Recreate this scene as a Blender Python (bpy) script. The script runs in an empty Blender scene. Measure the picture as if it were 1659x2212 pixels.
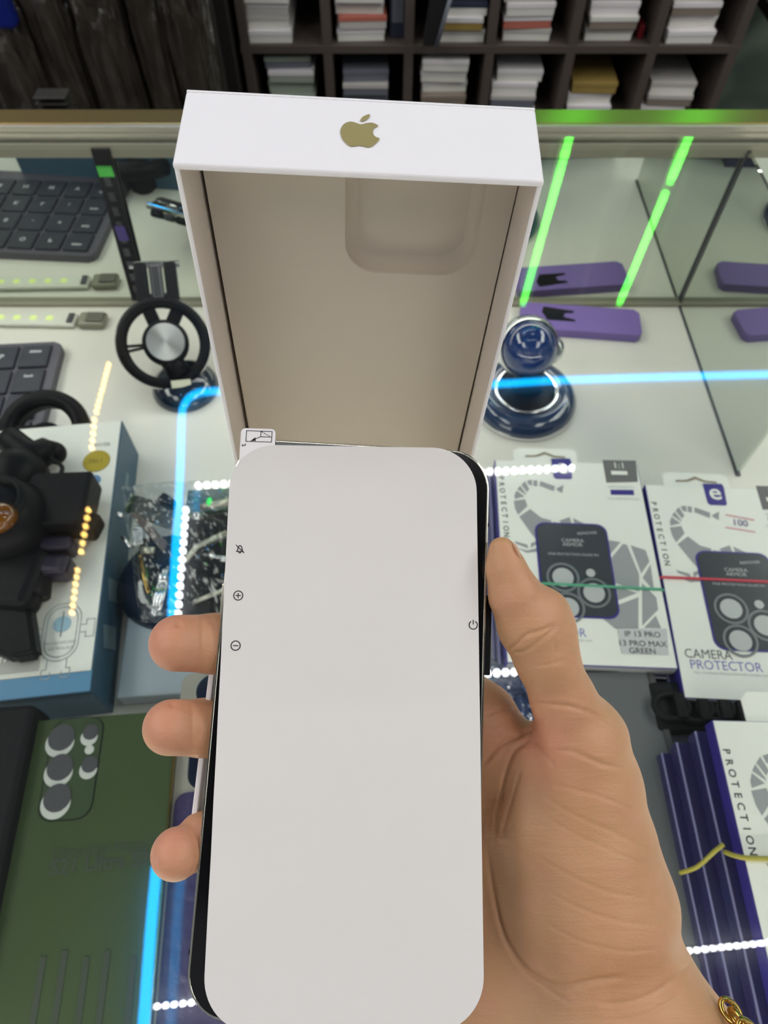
import bpy, bmesh, math, random
import numpy as np
from mathutils import Matrix, Vector
from mathutils.noise import noise as mnoise

S = bpy.context.scene
COL = S.collection
random.seed(7)

# ------------------------------------------------------------------ camera, world, lights, exposure
FPX = 1500.0
CX, CY = 829.5, 1106.0
HC = 0.34                       # camera above the glass top (glass top is Z = 0)
DEP = math.radians(57)          # looking this far below the horizon
sn, cs = math.sin(DEP), math.cos(DEP)

cd = bpy.data.cameras.new('camera')
cam = bpy.data.objects.new('camera', cd); COL.objects.link(cam)
cam.location = (0, 0, HC); cam.rotation_euler = (math.pi / 2 - DEP, 0, 0)
cd.sensor_fit = 'VERTICAL'; cd.sensor_height = 36.0; cd.lens = FPX / 2212 * 36.0
cd.clip_start = 0.01
cd.dof.use_dof = True; cd.dof.focus_distance = 0.192; cd.dof.aperture_fstop = 22.0
S.camera = cam

S.view_settings.view_transform = 'Standard'
S.view_settings.look = 'None'
S.view_settings.gamma = 1.0
S.view_settings.use_curve_mapping = False
S.view_settings.exposure = 0.0

w = bpy.data.worlds.new('world'); S.world = w; w.use_nodes = True
w.node_tree.nodes['Background'].inputs[0].default_value = (0.93, 0.96, 1.0, 1)
w.node_tree.nodes['Background'].inputs[1].default_value = 0.27

CEIL = 1.8
def area(name, loc, sx, sy, power, col=(1, .97, .93), rot=(0, 0, 0)):
    l = bpy.data.lights.new(name, 'AREA'); l.shape = 'RECTANGLE'; l.size = sx; l.size_y = sy
    l.energy = power; l.color = col
    o = bpy.data.objects.new(name, l); COL.objects.link(o); o.location = loc; o.rotation_euler = rot
    return o
area('ceiling_panel_light', (-1.25, -.8, CEIL - .03), .6, 1.1, 13)
area('ceiling_panel_light', (1.25, -.8, CEIL - .03), .6, 1.1, 13)
area('ceiling_panel_light', (-1.95, .9, CEIL - .03), .7, 2.2, 38)
area('ceiling_panel_light', (1.95, .9, CEIL - .03), .7, 2.2, 38)
area('ceiling_panel_light', (.2, 4.6, CEIL - .03), 2.4, .6, 85)
area('added_case_fill', (0.0, -.30, -.025), 1.7, .05, 9, (1, .97, .90), (math.radians(8), 0, 0))  # added fill below the glass, out of view, brightens the case floor
area('added_case_back_fill', (0.0, .600, -.016), 1.9, .02, .75, (1, .97, .90), (math.radians(-22), 0, 0))  # added fill hidden under the back rail, brightens the floor by the mirror

# ------------------------------------------------------------------ geometry helpers
def ray(px, py):
    u, v = (px - CX) / FPX, (py - CY) / FPX
    return Vector((u, cs - sn * v, -sn - cs * v))
def hit(px, py, Z):
    """point of the horizontal plane Z seen at a photo pixel"""
    d = ray(px, py); t = (Z - HC) / d.z
    return Vector((0, 0, HC)) + d * t
def hitY(px, py, Y):
    d = ray(px, py); return Vector((0, 0, HC)) + d * (Y / d.y)
MC = Matrix(((1, 0, 0, 0), (0, -sn, cs, 0), (0, -cs, -sn, HC), (0, 0, 0, 1)))  # x right, y down, z forward -> world
RX180 = Matrix.Rotation(math.pi, 4, 'X')
def T(x, y=None, z=0.0):
    return Matrix.Translation(Vector(x) if y is None else Vector((x, y, z)))
def R(a, ax): return Matrix.Rotation(math.radians(a), 4, ax)
def frame(o, x, z):
    x = Vector(x).normalized(); z = Vector(z).normalized(); y = z.cross(x).normalized(); x = y.cross(z)
    m = Matrix.Identity(4)
    for i in range(3): m[i][0], m[i][1], m[i][2], m[i][3] = x[i], y[i], z[i], o[i]
    return m
def flat(px, py, Z, rz=0.0):
    """upright frame standing on height Z under a pixel, turned by rz degrees"""
    return T(hit(px, py, Z)) @ R(rz, 'Z')

def rrect(w, h, r, n=8, cx=0.0, cy=0.0):
    pts = []
    for (sx, sy, a0) in ((1, 1, 0), (-1, 1, 90), (-1, -1, 180), (1, -1, 270)):
        for i in range(n + 1):
            a = math.radians(a0 + 90 * i / n)
            pts.append((cx + sx * (w / 2 - r) + r * math.cos(a), cy + sy * (h / 2 - r) + r * math.sin(a)))
    return pts
def circ(r, n=32, cx=0, cy=0, a0=0, a1=360):
    full = abs(a1 - a0) >= 360
    return [(cx + r * math.cos(math.radians(a0 + (a1 - a0) * i / (n if full else n - 1))),
             cy + r * math.sin(math.radians(a0 + (a1 - a0) * i / (n if full else n - 1)))) for i in range(n)]
def smooth_closed(pts, k=6):
    out = []; n = len(pts)
    for i in range(n):
        p0, p1, p2, p3 = [Vector((*pts[(i + j) % n], 0)) for j in (-1, 0, 1, 2)]
        for s in range(k):
            t = s / k
            q = 0.5 * ((2 * p1) + (p2 - p0) * t + (2 * p0 - 5 * p1 + 4 * p2 - p3) * t * t + (3 * p1 - p0 - 3 * p2 + p3) * t ** 3)
            out.append((q.x, q.y))
    return out
def smooth_open(pts, k=6):
    out = []; n = len(pts); V = [Vector(p) for p in pts]
    for i in range(n - 1):
        p0, p1, p2, p3 = V[max(i - 1, 0)], V[i], V[i + 1], V[min(i + 2, n - 1)]
        for s in range(k):
            t = s / k
            out.append(0.5 * ((2 * p1) + (p2 - p0) * t + (2 * p0 - 5 * p1 + 4 * p2 - p3) * t * t + (3 * p1 - p0 - 3 * p2 + p3) * t ** 3))
    out.append(V[-1]); return out

class B:
    """collects shapes and links them as one mesh object"""
    def __init__(s, M=None): s.bm = bmesh.new(); s.M = M or Matrix.Identity(4); s.mats = []
    def mi(s, m):
        if m not in s.mats: s.mats.append(m)
        return s.mats.index(m)
    def _fin(s, bm2, m, M, sm):
        if M is None: M = Matrix.Identity(4)
        i = s.mi(m)
        bm2.transform(s.M @ M)
        for f in bm2.faces: f.material_index = i; f.smooth = sm
        me = bpy.data.meshes.new('tmp'); bm2.to_mesh(me); bm2.free()
        s.bm.from_mesh(me); bpy.data.meshes.remove(me); return s
    def box(s, m, sx, sy, sz, M=None, bev=0.0, seg=2, sm=False):
        b = bmesh.new(); bmesh.ops.create_cube(b, size=1)
        b.transform(Matrix.Diagonal((sx, sy, sz, 1)))
        if bev > 0: bmesh.ops.bevel(b, geom=list(b.edges), offset=bev, segments=seg, affect='EDGES', profile=.5)
        return s._fin(b, m, M, sm)
    def prism(s, m, pts, z0, z1, M=None, bev=0.0, seg=2, sm=False):
        b = bmesh.new()
        lo = [b.verts.new((x, y, z0)) for x, y in pts]
        if abs(z1 - z0) < 1e-9:
            b.faces.new(lo)
        else:
            hi = [b.verts.new((x, y, z1)) for x, y in pts]; n = len(pts)
            for i in range(n): b.faces.new((lo[i], lo[(i + 1) % n], hi[(i + 1) % n], hi[i]))
            t = b.faces.new(hi); u = b.faces.new(lo[::-1])
            if bev > 0:
                ed = set(t.edges) | set(u.edges)
                bmesh.ops.bevel(b, geom=list(ed), offset=bev, segments=seg, affect='EDGES', profile=.5)
        bmesh.ops.triangulate(b, faces=[f for f in b.faces if len(f.verts) > 4])
        bmesh.ops.recalc_face_normals(b, faces=b.faces)
        return s._fin(b, m, M, sm)
    def ring(s, m, outer, inner, z0, z1, M=None, sm=False):
        b = bmesh.new(); n = len(outer)
        L = [[b.verts.new((x, y, z)) for x, y in pts] for pts, z in ((outer, z0), (outer, z1), (inner, z1), (inner, z0))]
        for k in range(4):
            A, C_ = L[k], L[(k + 1) % 4]
            for i in range(n): b.faces.new((A[i], A[(i + 1) % n], C_[(i + 1) % n], C_[i]))
        bmesh.ops.recalc_face_normals(b, faces=b.faces)
        return s._fin(b, m, M, sm)
    def lathe(s, m, prof, n=40, M=None, sm=True):
        b = bmesh.new(); rows = []
        for r, z in prof:
            rows.append([b.verts.new((r * math.cos(2 * math.pi * i / n), r * math.sin(2 * math.pi * i / n), z)) for i in range(n)] if r > 1e-7 else [b.verts.new((0, 0, z))])
        for a, c in zip(rows[:-1], rows[1:]):
            for i in range(n):
                j = (i + 1) % n
                if len(a) == 1 and len(c) == 1: continue
                if len(a) == 1: b.faces.new((a[0], c[i], c[j]))
                elif len(c) == 1: b.faces.new((a[i], a[j], c[0]))
                else: b.faces.new((a[i], a[j], c[j], c[i]))
        bmesh.ops.recalc_face_normals(b, faces=b.faces)
        return s._fin(b, m, M, sm)
    def cyl(s, m, r, h, M=None, n=32, bev=0.0):
        if bev <= 0: return s.lathe(m, [(0, -h / 2), (r, -h / 2), (r, h / 2), (0, h / 2)], n, M, False)
        return s.lathe(m, [(0, -h / 2), (r - bev, -h / 2), (r, -h / 2 + bev), (r, h / 2 - bev), (r - bev, h / 2), (0, h / 2)], n, M, True)
    def sphere(s, m, r, M=None, n=24):
        b = bmesh.new(); bmesh.ops.create_uvsphere(b, u_segments=n, v_segments=n // 2, radius=r)
        return s._fin(b, m, M, True)
    def tube(s, m, pts, r, M=None, n=10, closed=False):
        b = bmesh.new(); P = [Vector(p) for p in pts]; N = len(P); rows = []
        up = Vector((0, 0, 1))
        for i, p in enumerate(P):
            a = P[(i - 1) % N] if closed else P[max(i - 1, 0)]; c = P[(i + 1) % N] if closed else P[min(i + 1, N - 1)]
            t = (c - a).normalized()
            u = t.cross(up)
            if u.length < 1e-3: u = t.cross(Vector((1, 0, 0)))
            u.normalize(); v = u.cross(t)
            rr = r[i] if isinstance(r, (list, tuple)) else r
            rows.append([b.verts.new(p + (u * math.cos(2 * math.pi * k / n) + v * math.sin(2 * math.pi * k / n)) * rr) for k in range(n)])
        for i in range(N if closed else N - 1):
            A, C_ = rows[i], rows[(i + 1) % N]
            for k in range(n): b.faces.new((A[k], A[(k + 1) % n], C_[(k + 1) % n], C_[k]))
        if not closed: b.faces.new(rows[0][::-1]); b.faces.new(rows[-1])
        bmesh.ops.recalc_face_normals(b, faces=b.faces)
        return s._fin(b, m, M, True)
    def line(s, m, pts, wd, z, M=None, closed=False):
        """flat printed line in the local xy plane"""
        b = bmesh.new(); P = [Vector((x, y, 0)) for x, y in pts]
        if closed: P.append(P[0])
        for a, c in zip(P[:-1], P[1:]):
            d = c - a
            if d.length < 1e-9: continue
            d.normalize(); nn = Vector((-d.y, d.x, 0)) * wd / 2; e = d * wd * .45
            q = [a - e - nn, c + e - nn, c + e + nn, a - e + nn]
            b.faces.new([b.verts.new((v.x, v.y, z)) for v in q])
        return s._fin(b, m, M, False)
    def poly(s, m, pts, z, M=None):
        b = bmesh.new(); f = b.faces.new([b.verts.new((x, y, z)) for x, y in pts])
        f.normal_update()
        if f.normal.z < 0: f.normal_flip()
        bmesh.ops.triangulate(b, faces=b.faces)
        return s._fin(b, m, M, False)
    def text(s, m, body, size, M=None, align='CENTER', sx=1.0, bold=0.0, spacing=1.0):
        cu = bpy.data.curves.new('t', 'FONT'); cu.body = body; cu.size = size; cu.align_x = align; cu.align_y = 'CENTER'
        cu.offset = bold; cu.resolution_u = 3; cu.space_character = spacing
        o = bpy.data.objects.new('t', cu); me = bpy.data.meshes.new_from_object(o)
        b = bmesh.new(); b.from_mesh(me); b.transform(Matrix.Diagonal((sx, 1, 1, 1)))
        bpy.data.objects.remove(o); bpy.data.curves.remove(cu); bpy.data.meshes.remove(me)
        return s._fin(b, m, M, False)
    def quad3(s, m, P, sm=False):
        b = bmesh.new(); b.faces.new([b.verts.new(p) for p in P]); return s._fin(b, m, None, sm)
    def hexa(s, m, P, bev=0.0, sm=False, seg=2):
        """P: 8 points, 4 of one side then the 4 facing them"""
        b = bmesh.new(); v = [b.verts.new(p) for p in P]
        for q in ((0, 1, 2, 3), (7, 6, 5, 4), (0, 4, 5, 1), (1, 5, 6, 2), (2, 6, 7, 3), (3, 7, 4, 0)): b.faces.new([v[i] for i in q])
        bmesh.ops.recalc_face_normals(b, faces=b.faces)
        if bev > 0: bmesh.ops.bevel(b, geom=list(b.edges), offset=bev, segments=seg, affect='EDGES', profile=.5)
        return s._fin(b, m, None, sm)
    def build(s, name, parent=None, M=None, **kw):
        me = bpy.data.meshes.new(name); s.bm.to_mesh(me); s.bm.free()
        for m in s.mats: me.materials.append(m)
        o = bpy.data.objects.new(name, me); COL.objects.link(o)
        if parent is not None: o.parent = parent
        if M is not None: o.matrix_local = M
        for k, v in kw.items(): o[k] = v
        return o

def thing(name, label, cat, M=None, group=None):
    o = bpy.data.objects.new(name, None); COL.objects.link(o); o.empty_display_size = .01
    if M is not None: o.matrix_world = M
    o['label'] = label; o['category'] = cat
    if group: o['group'] = group
    return o
def tag(o, label, cat, group=None):
    o['label'] = label; o['category'] = cat
    if group: o['group'] = group
    return o
def dup(root, M, label=None, group=None, skip=()):
    r = root.copy(); COL.objects.link(r); r.matrix_world = M
    if label: r['label'] = label
    if group: r['group'] = group
    for ch in list(root.children):
        if ch.name.split('.')[0] in skip: continue
        c = ch.copy(); COL.objects.link(c); c.parent = r
        for g in list(ch.children):
            d = g.copy(); COL.objects.link(d); d.parent = c
    return r

# ------------------------------------------------------------------ materials
def mat(name, col, rough=.5, metal=0.0, spec=.5, coat=0.0, bump=None, mottle=None, sheen=0.0, alpha=None):
    m = bpy.data.materials.new(name); m.use_nodes = True
    nt = m.node_tree; p = nt.nodes['Principled BSDF']
    p.inputs['Base Color'].default_value = (*col, 1); p.inputs['Roughness'].default_value = rough
    p.inputs['Metallic'].default_value = metal; p.inputs['Specular IOR Level'].default_value = spec
    p.inputs['Coat Weight'].default_value = coat
    tc = nt.nodes.new('ShaderNodeTexCoord')
    sc, amt, c2 = mottle or (40.0, .06, None)
    n = nt.nodes.new('ShaderNodeTexNoise'); n.inputs['Scale'].default_value = sc; n.inputs['Detail'].default_value = 4
    nt.links.new(tc.outputs['Object'], n.inputs['Vector'])
    mx = nt.nodes.new('ShaderNodeMix'); mx.data_type = 'RGBA'
    mx.inputs[6].default_value = (*col, 1)
    mx.inputs[7].default_value = (*(c2 or [c * (1 - amt) for c in col]), 1)
    nt.links.new(n.outputs['Fac'], mx.inputs[0]); nt.links.new(mx.outputs[2], p.inputs['Base Color'])
    if bump:
        bs, st, ds = bump
        n2 = nt.nodes.new('ShaderNodeTexNoise'); n2.inputs['Scale'].default_value = bs; n2.inputs['Detail'].default_value = 5
        nt.links.new(tc.outputs['Object'], n2.inputs['Vector'])
        bp = nt.nodes.new('ShaderNodeBump'); bp.inputs['Strength'].default_value = st; bp.inputs['Distance'].default_value = ds
        nt.links.new(n2.outputs['Fac'], bp.inputs['Height']); nt.links.new(bp.outputs['Normal'], p.inputs['Normal'])
    return m
def emis(name, col, st):
    m = bpy.data.materials.new(name); m.use_nodes = True; nt = m.node_tree
    nt.nodes.remove(nt.nodes['Principled BSDF']); e = nt.nodes.new('ShaderNodeEmission')
    e.inputs[0].default_value = (*col, 1); e.inputs[1].default_value = st
    nt.links.new(e.outputs[0], nt.nodes['Material Output'].inputs[0]); return m
def sheet_glass(name, tint, f0, rough=0.0, bump=None, f5=.9):
    """thin clear sheet: straight-through light plus a mirror share growing at grazing angles"""
    m = bpy.data.materials.new(name); m.use_nodes = True; nt = m.node_tree; N = nt.nodes; L = nt.links
    N.remove(N['Principled BSDF'])
    tr = N.new('ShaderNodeBsdfTransparent'); tr.inputs[0].default_value = (*tint, 1)
    gl = N.new('ShaderNodeBsdfGlossy'); gl.inputs['Roughness'].default_value = rough; gl.inputs['Color'].default_value = (1, 1, 1, 1)
    ge = N.new('ShaderNodeNewGeometry')
    dot = N.new('ShaderNodeVectorMath'); dot.operation = 'DOT_PRODUCT'; L.new(ge.outputs['Normal'], dot.inputs[0]); L.new(ge.outputs['Incoming'], dot.inputs[1])
    ab = N.new('ShaderNodeMath'); ab.operation = 'ABSOLUTE'; L.new(dot.outputs['Value'], ab.inputs[0])
    om = N.new('ShaderNodeMath'); om.operation = 'SUBTRACT'; om.inputs[0].default_value = 1; L.new(ab.outputs[0], om.inputs[1])
    pw = N.new('ShaderNodeMath'); pw.operation = 'POWER'; pw.inputs[1].default_value = 5; L.new(om.outputs[0], pw.inputs[0])
    ma = N.new('ShaderNodeMath'); ma.operation = 'MULTIPLY_ADD'; ma.inputs[1].default_value = f5; ma.inputs[2].default_value = f0; L.new(pw.outputs[0], ma.inputs[0])
    mx = N.new('ShaderNodeMixShader'); L.new(ma.outputs[0], mx.inputs[0]); L.new(tr.outputs[0], mx.inputs[1]); L.new(gl.outputs[0], mx.inputs[2])
    L.new(mx.outputs[0], N['Material Output'].inputs[0])
    if bump:
        tc = N.new('ShaderNodeTexCoord'); n2 = N.new('ShaderNodeTexNoise'); n2.inputs['Scale'].default_value = bump[0]; n2.inputs['Detail'].default_value = 4
        L.new(tc.outputs['Object'], n2.inputs['Vector']); bp = N.new('ShaderNodeBump'); bp.inputs['Strength'].default_value = bump[1]; bp.inputs['Distance'].default_value = bump[2]
        L.new(n2.outputs['Fac'], bp.inputs['Height']); L.new(bp.outputs['Normal'], gl.inputs['Normal'])
    return m
def mirror_mat(name, col, rough):
    return mat(name, col, rough, 1.0, mottle=(3, .03, None))

def lin(r, g, b):
    f = lambda c: (c / 255 / 12.92) if c / 255 <= .04045 else ((c / 255 + .055) / 1.055) ** 2.4
    return (f(r), f(g), f(b))

M_card = mat('white_card', lin(250, 246, 248), .55, mottle=(60, .02, None), bump=(900, .05, .0002))
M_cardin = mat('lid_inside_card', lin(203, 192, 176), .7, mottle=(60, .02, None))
M_wallshade = mat('lid_wall_shaded_card', lin(214, 203, 192), .7, mottle=(60, .02, None))  # same card as the walls, shade put into a darker colour
M_gap = mat('lid_gap_dark', lin(38, 24, 20), .8)
M_gold = mat('gold_foil', lin(176, 158, 100), .45, .45)
M_film = mat('film_paper', lin(232, 228, 225), .42, mottle=(9, .03, None))
M_ink = mat('black_ink', (.012, .012, .012), .5)
M_steel = mat('phone_frame_steel', lin(205, 203, 190), .16, 1.0)
M_blackglass = mat('phone_black_glass', (.004, .004, .005), .12)
M_black = mat('black_plastic', (.006, .006, .008), .42, spec=.14)
M_blackm = mat('matt_black_plastic', (.010, .010, .012), .55, spec=.15)
M_chrome = mat('chrome', (.78, .78, .8), .1, 1.0)
M_dkmetal = mat('dark_metal', (.09, .09, .1), .35, .8)
M_goldmetal = mat('gold_metal', lin(200, 165, 90), .2, 1.0)
M_floor = mat('case_floor_white', lin(232, 229, 218), .35, mottle=(7, .05, None))
M_trimgold = mat('gold_anodised_trim', lin(190, 165, 110), .3, .85, bump=(14, .02, .01))
M_alu = mat('aluminium', lin(200, 196, 180), .35, .8)
M_alud = mat('aluminium_dull', lin(150, 146, 128), .45, .3)
M_glass = sheet_glass('counter_glass', (.955, .975, .965), .055)
M_mirror = mirror_mat('mirror_silver', (.70, .745, .69), .015)
M_wood = mat('taupe_laminate', lin(92, 82, 76), .6, mottle=(12, .15, None))
M_woodd = mat('dark_shelf_back', lin(34, 28, 27), .8)
M_wall = mat('dark_wall', (.03, .03, .03), .8)
M_ceil = mat('ceiling_paint', (.16, .16, .16), .9)
M_boxw = mat('box_white', lin(242, 241, 233), .4, mottle=(30, .03, None))
M_boxblue = mat('box_royal_blue', lin(54, 42, 138), .35, mottle=(20, .12, None))
M_print = mat('print_grey', lin(158, 160, 162), .5)
M_printd = mat('print_dark_grey', lin(110, 108, 108), .5)
M_printk = mat('print_black', lin(60, 58, 60), .5)
M_window = mat('window_dark', lin(66, 70, 76), .2, coat=.5)
M_lens = mat('window_lens', lin(190, 192, 192), .3)
M_lensr = mat('window_lens_ring', lin(120, 126, 128), .35)
M_emeth = emis('green_led', (.10, 1.0, .06), 14.0)

# ------------------------------------------------------------------ room and display counter (the setting)
FLO = -.191                       # floor of the display case
YM = .626                         # mirror at the back of the case
XP = .333                         # mirrored partition on the right
def struct(b, name, parent=None):
    o = b.build(name, parent); o['kind'] = 'structure'; return o

b = B(); b.box(M_wall, 8, .05, 3.2, T(.5, 2.2, .4)); struct(b, 'wall_back')
b = B(); b.box(M_ceil, 9, 9, .04, T(0, 3, CEIL + .03)); struct(b, 'ceiling')
b = B(); b.box(mat('shop_floor', (.09, .085, .08), .4), 9, 8, .04, T(0, 1.5, -.95)); struct(b, 'floor')
# patterned grey-green side wall past the end of the shelves
mp = mat('patterned_panel', lin(78, 92, 82), .5)
nt = mp.node_tree; wv = nt.nodes.new('ShaderNodeTexWave'); wv.wave_type = 'RINGS'; wv.inputs['Scale'].default_value = 6; wv.inputs['Distortion'].default_value = 6
tc = nt.nodes.new('ShaderNodeTexCoord'); nt.links.new(tc.outputs['Object'], wv.inputs['Vector'])
cr = nt.nodes.new('ShaderNodeMix'); cr.data_type = 'RGBA'; cr.inputs[6].default_value = (*lin(74, 90, 80), 1); cr.inputs[7].default_value = (*lin(112, 126, 112), 1)
nt.links.new(wv.outputs['Fac'], cr.inputs[0]); nt.links.new(cr.outputs[2], nt.nodes['Principled BSDF'].inputs['Base Color'])
b = B(); b.box(mp, .9, .03, 1.2, T(1.16, 1.72, -.35)); struct(b, 'wall_right')

# display counter: one glass case, its parts
counter = thing('display_counter', 'glass display counter with white floor, mirrored back and gold front rail', 'display counter', T(0, .1, FLO))
CI = T(0, -.1, -FLO)
b = B(CI); b.box(M_floor, 2.0, 1.3, .02, T(0, .626 - .65, FLO - .01)); b.build('case_floor', counter, label='white case floor')
b = B(CI); b.box(M_glass, 2.0, 1.25, .006, T(0, .631 - .625, -.003)); b.build('glass_top', counter)
b = B(CI); b.box(M_mirror, 2.0, .004, .178, T(0, YM + .002, FLO + .092)); b.build('mirror_back', counter)
b = B(CI); b.box(M_alud, 2.0, .006, .005, T(0, YM - .003, FLO + .0025), .001)
b.box(M_alud, 2.0, .004, .013, T(0, YM - .002, -.0128), .001); b.build('mirror_rail', counter)
b = B(CI); b.box(M_mirror, .003, .238, .176, T(XP + .0015, .388 + .119, FLO + .09)); b.build('mirror_partition', counter)
b = B(CI); b.box(M_dkmetal, .0035, .004, .178, T(XP + .001, YM - .003, FLO + .09))
b.box(M_dkmetal, .004, .24, .002, T(XP + .001, .505, FLO + .001)); b.build('partition_seal', counter)
b = B(CI); b.box(M_trimgold, 2.0, .026, .012, T(0, .6485, -.001), .0015, sm=False)
b.box(M_alu, 2.0, .004, .009, T(0, .6335, .0005), .0012); b.box(M_alu, 2.0, .0022, .007, T(0, .6300, -.0042)); b.build('rail', counter, label='gold rail along the far edge of the glass')
b = B(CI); b.box(M_wood, 2.0, 1.3, .72, T(0, .626 - .65, FLO - .02 - .36)); b.build('cabinet_base', counter)

# strips of light on the ceiling, seen reflected in the counter glass
def up(px, py):                   # place on the ceiling that the counter glass shows at this pixel
    p = hit(px, py, -(CEIL - .01)); return Vector((p.x, p.y, CEIL - .01))
M_blue = emis('blue_neon', (.0, .40, 1.0), 15.0)
M_whiteled = emis('white_led', (.97, .98, 1.0), 45.0)
M_yellowled = emis('amber_led', (1.0, .60, .15), 26.0)
def neon(pts, lab):
    P = [up(*p) for p in pts]; o0 = P[0].copy()
    t = thing('neon_tube', lab, 'neon light', T(o0)); b = B(T(-o0))
    P = smooth_open(P, 5)
    b.tube(M_blue, P, .0145, n=8); b.build('glowing_tube', t)
    b = B(T(-o0)); b.tube(M_alud, [p + Vector((0, 0, .02)) for p in P], .009, n=6); b.build('mounting_channel', t)
neon([(1700, 806), (1450, 812), (1200, 820), (1060, 828), (700, 838), (470, 843), (420, 850), (398, 872), (392, 900), (389, 1000), (384, 1100), (376, 1230), (370, 1330)], 'blue neon line turning a corner, mirrored in the glass above the round mount')
neon([(337, 1870), (326, 1990), (316, 2120), (306, 2260)], 'short blue neon line mirrored in the glass over the green case box')
def leds(p0, p1, n, m, r, lab, grp, skip=()):
    A, C_ = up(*p0), up(*p1); t = thing('led_strip', lab, 'light strip', T(A), grp)
    b = B(T(-A)); d = (C_ - A).normalized()
    b.tube(M_alud, [A + Vector((0, 0, .008)), C_ + Vector((0, 0, .008))], .006, n=6); b.build('tape', t)
    b = B(T(-A))
    for i in range(n):
        if i in skip: continue
        p = A.lerp(C_, i / (n - 1)); b.cyl(m, r, .006, T(p), n=10)
    b.build('diodes', t)
leds((428, 1047), (1235, 1009), 46, M_whiteled, .0108, 'row of white light dots mirrored beside the phone top and over the first camera box', 'white light dots mirrored in the glass')
leds((401, 1100), (382, 1345), 14, M_whiteled, .0100, 'column of white light dots mirrored right beside the blue neon line', 'white light dots mirrored in the glass')
leds((900, 1462), (1112, 1450), 12, M_whiteled, .0105, 'short row of white light dots mirrored beneath the thumb', 'white light dots mirrored in the glass')
leds((338, 2174), (1680, 2034), 76, M_whiteled, .0064, 'long row of white light dots mirrored at wrist height', 'white light dots mirrored in the glass')
leds((234, 785), (207, 888), 10, M_yellowled, .0085, 'upper amber light dots mirrored between keyboard and round mount', 'amber light dots mirrored in the glass')
leds((203, 905), (197, 965), 5, M_yellowled, .0085, 'middle amber light dots mirrored over the mount box seal', 'amber light dots mirrored in the glass')
leds((190, 1100), (174, 1190), 6, M_yellowled, .0085, 'amber light dots mirrored over the black clamp', 'amber light dots mirrored in the glass')
leds((166, 1230), (154, 1322), 7, M_yellowled, .0075, 'lowest amber light dots mirrored over the line drawing', 'amber light dots mirrored in the glass')

# ------------------------------------------------------------------ phone in the hand
def rmat(a, o):
    m = Matrix.Identity(4)
    for i in range(3):
        for j in range(3): m[i][j] = a[i][j]
        m[i][3] = o[i] / 1000
    return m
MP = MC @ rmat([[0.9984, -0.0506, -0.0251], [0.0543, 0.9822, 0.18], [0.0155, -0.181, 0.9834]], (-10.31, 58.18, 199.41)) @ RX180
mm = .001
PW, PL, PT = 78.1 * mm, 160.8 * mm, 7.65 * mm
phone = thing('smartphone', 'large smartphone with steel frame and black screen held in the hand under white film', 'smartphone', MP)
b = B()
b.ring(M_steel, rrect(PW, PL, 12 * mm, 10), rrect(PW - 2.0 * mm, PL - 2.0 * mm, 11 * mm, 10), -PT + .4 * mm, -.1 * mm, sm=False)
fr = b.build('frame', phone)
md = fr.modifiers.new('b', 'BEVEL'); md.width = .0004; md.segments = 2; md.limit_method = 'ANGLE'
b = B(); b.prism(M_blackglass, rrect(PW - 1.6 * mm, PL - 1.6 * mm, 11.2 * mm, 10), -2 * mm, .15 * mm, bev=.0003); b.build('screen', phone, label='black glass screen')
b = B(); b.prism(mat('phone_back_glass', lin(70, 80, 66), .3), rrect(PW - 1.6 * mm, PL - 1.6 * mm, 11.2 * mm, 10), -PT, -PT + 1.5 * mm, bev=.0003); b.build('back_panel', phone)
for (x, y) in ((PW / 2, 57.5 * mm), (-PW / 2, -64 * mm), (-PW / 2, 64 * mm), (PW / 2, -64 * mm)):
    b = B(); b.box(M_black, .5 * mm, 1.1 * mm, PT - .9 * mm, T(x, y, -PT / 2)); b.build('antenna_line', phone)
b = B(); b.box(M_black, 3.4 * mm, 23.5 * mm, 2.6 * mm, T(PW / 2 + .35 * mm, 24.6 * mm, -PT / 2 + .4 * mm), .0004); b.build('side_button', phone, label='black side button on the right edge')
for yy in (31, 18):
    b = B(); b.box(M_steel, 1.2 * mm, 9.5 * mm, 2.6 * mm, T(-PW / 2 - .3 * mm, yy * mm, -PT / 2), .0004); b.build('volume_button', phone)

# white film
film = thing('screen_film', 'white rounded film sheet with small printed button symbols lying over the phone screen', 'screen film', MP @ T(.45 * mm, -.8 * mm, 0) @ R(2.35, 'Z'))
FW, FL = 74.7 * mm, 160.2 * mm
def film_sheet():
    bm = bmesh.new(); nx, ny = 24, 40
    pts = rrect(FW, FL, 13.5 * mm, 14)
    top = [bm.verts.new((x, y, 0)) for x, y in pts]
    f = bm.faces.new(top); ex = bmesh.ops.extrude_face_region(bm, geom=[f])
    bmesh.ops.translate(bm, verts=[v for v in ex['geom'] if isinstance(v, bmesh.types.BMVert)], vec=(0, 0, -.22 * mm))
    for k in range(1, nx):
        bmesh.ops.bisect_plane(bm, geom=bm.verts[:] + bm.edges[:] + bm.faces[:], plane_co=(-FW / 2 + FW * k / nx, 0, 0), plane_no=(1, 0, 0))
    for k in range(1, ny):
        bmesh.ops.bisect_plane(bm, geom=bm.verts[:] + bm.edges[:] + bm.faces[:], plane_co=(0, -FL / 2 + FL * k / ny, 0), plane_no=(0, 1, 0))
    bmesh.ops.recalc_face_normals(bm, faces=bm.faces)
    for v in bm.verts: v.co.z += film_z(v.co.x, v.co.y)
    me = bpy.data.meshes.new('sheet'); bm.to_mesh(me); bm.free(); me.materials.append(M_film)
    for p in me.polygons: p.use_smooth = abs(p.normal.z) > .5
    me.set_sharp_from_angle(angle=.6)
    o = bpy.data.objects.new('sheet', me); COL.objects.link(o); o.parent = film; return o
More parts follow.
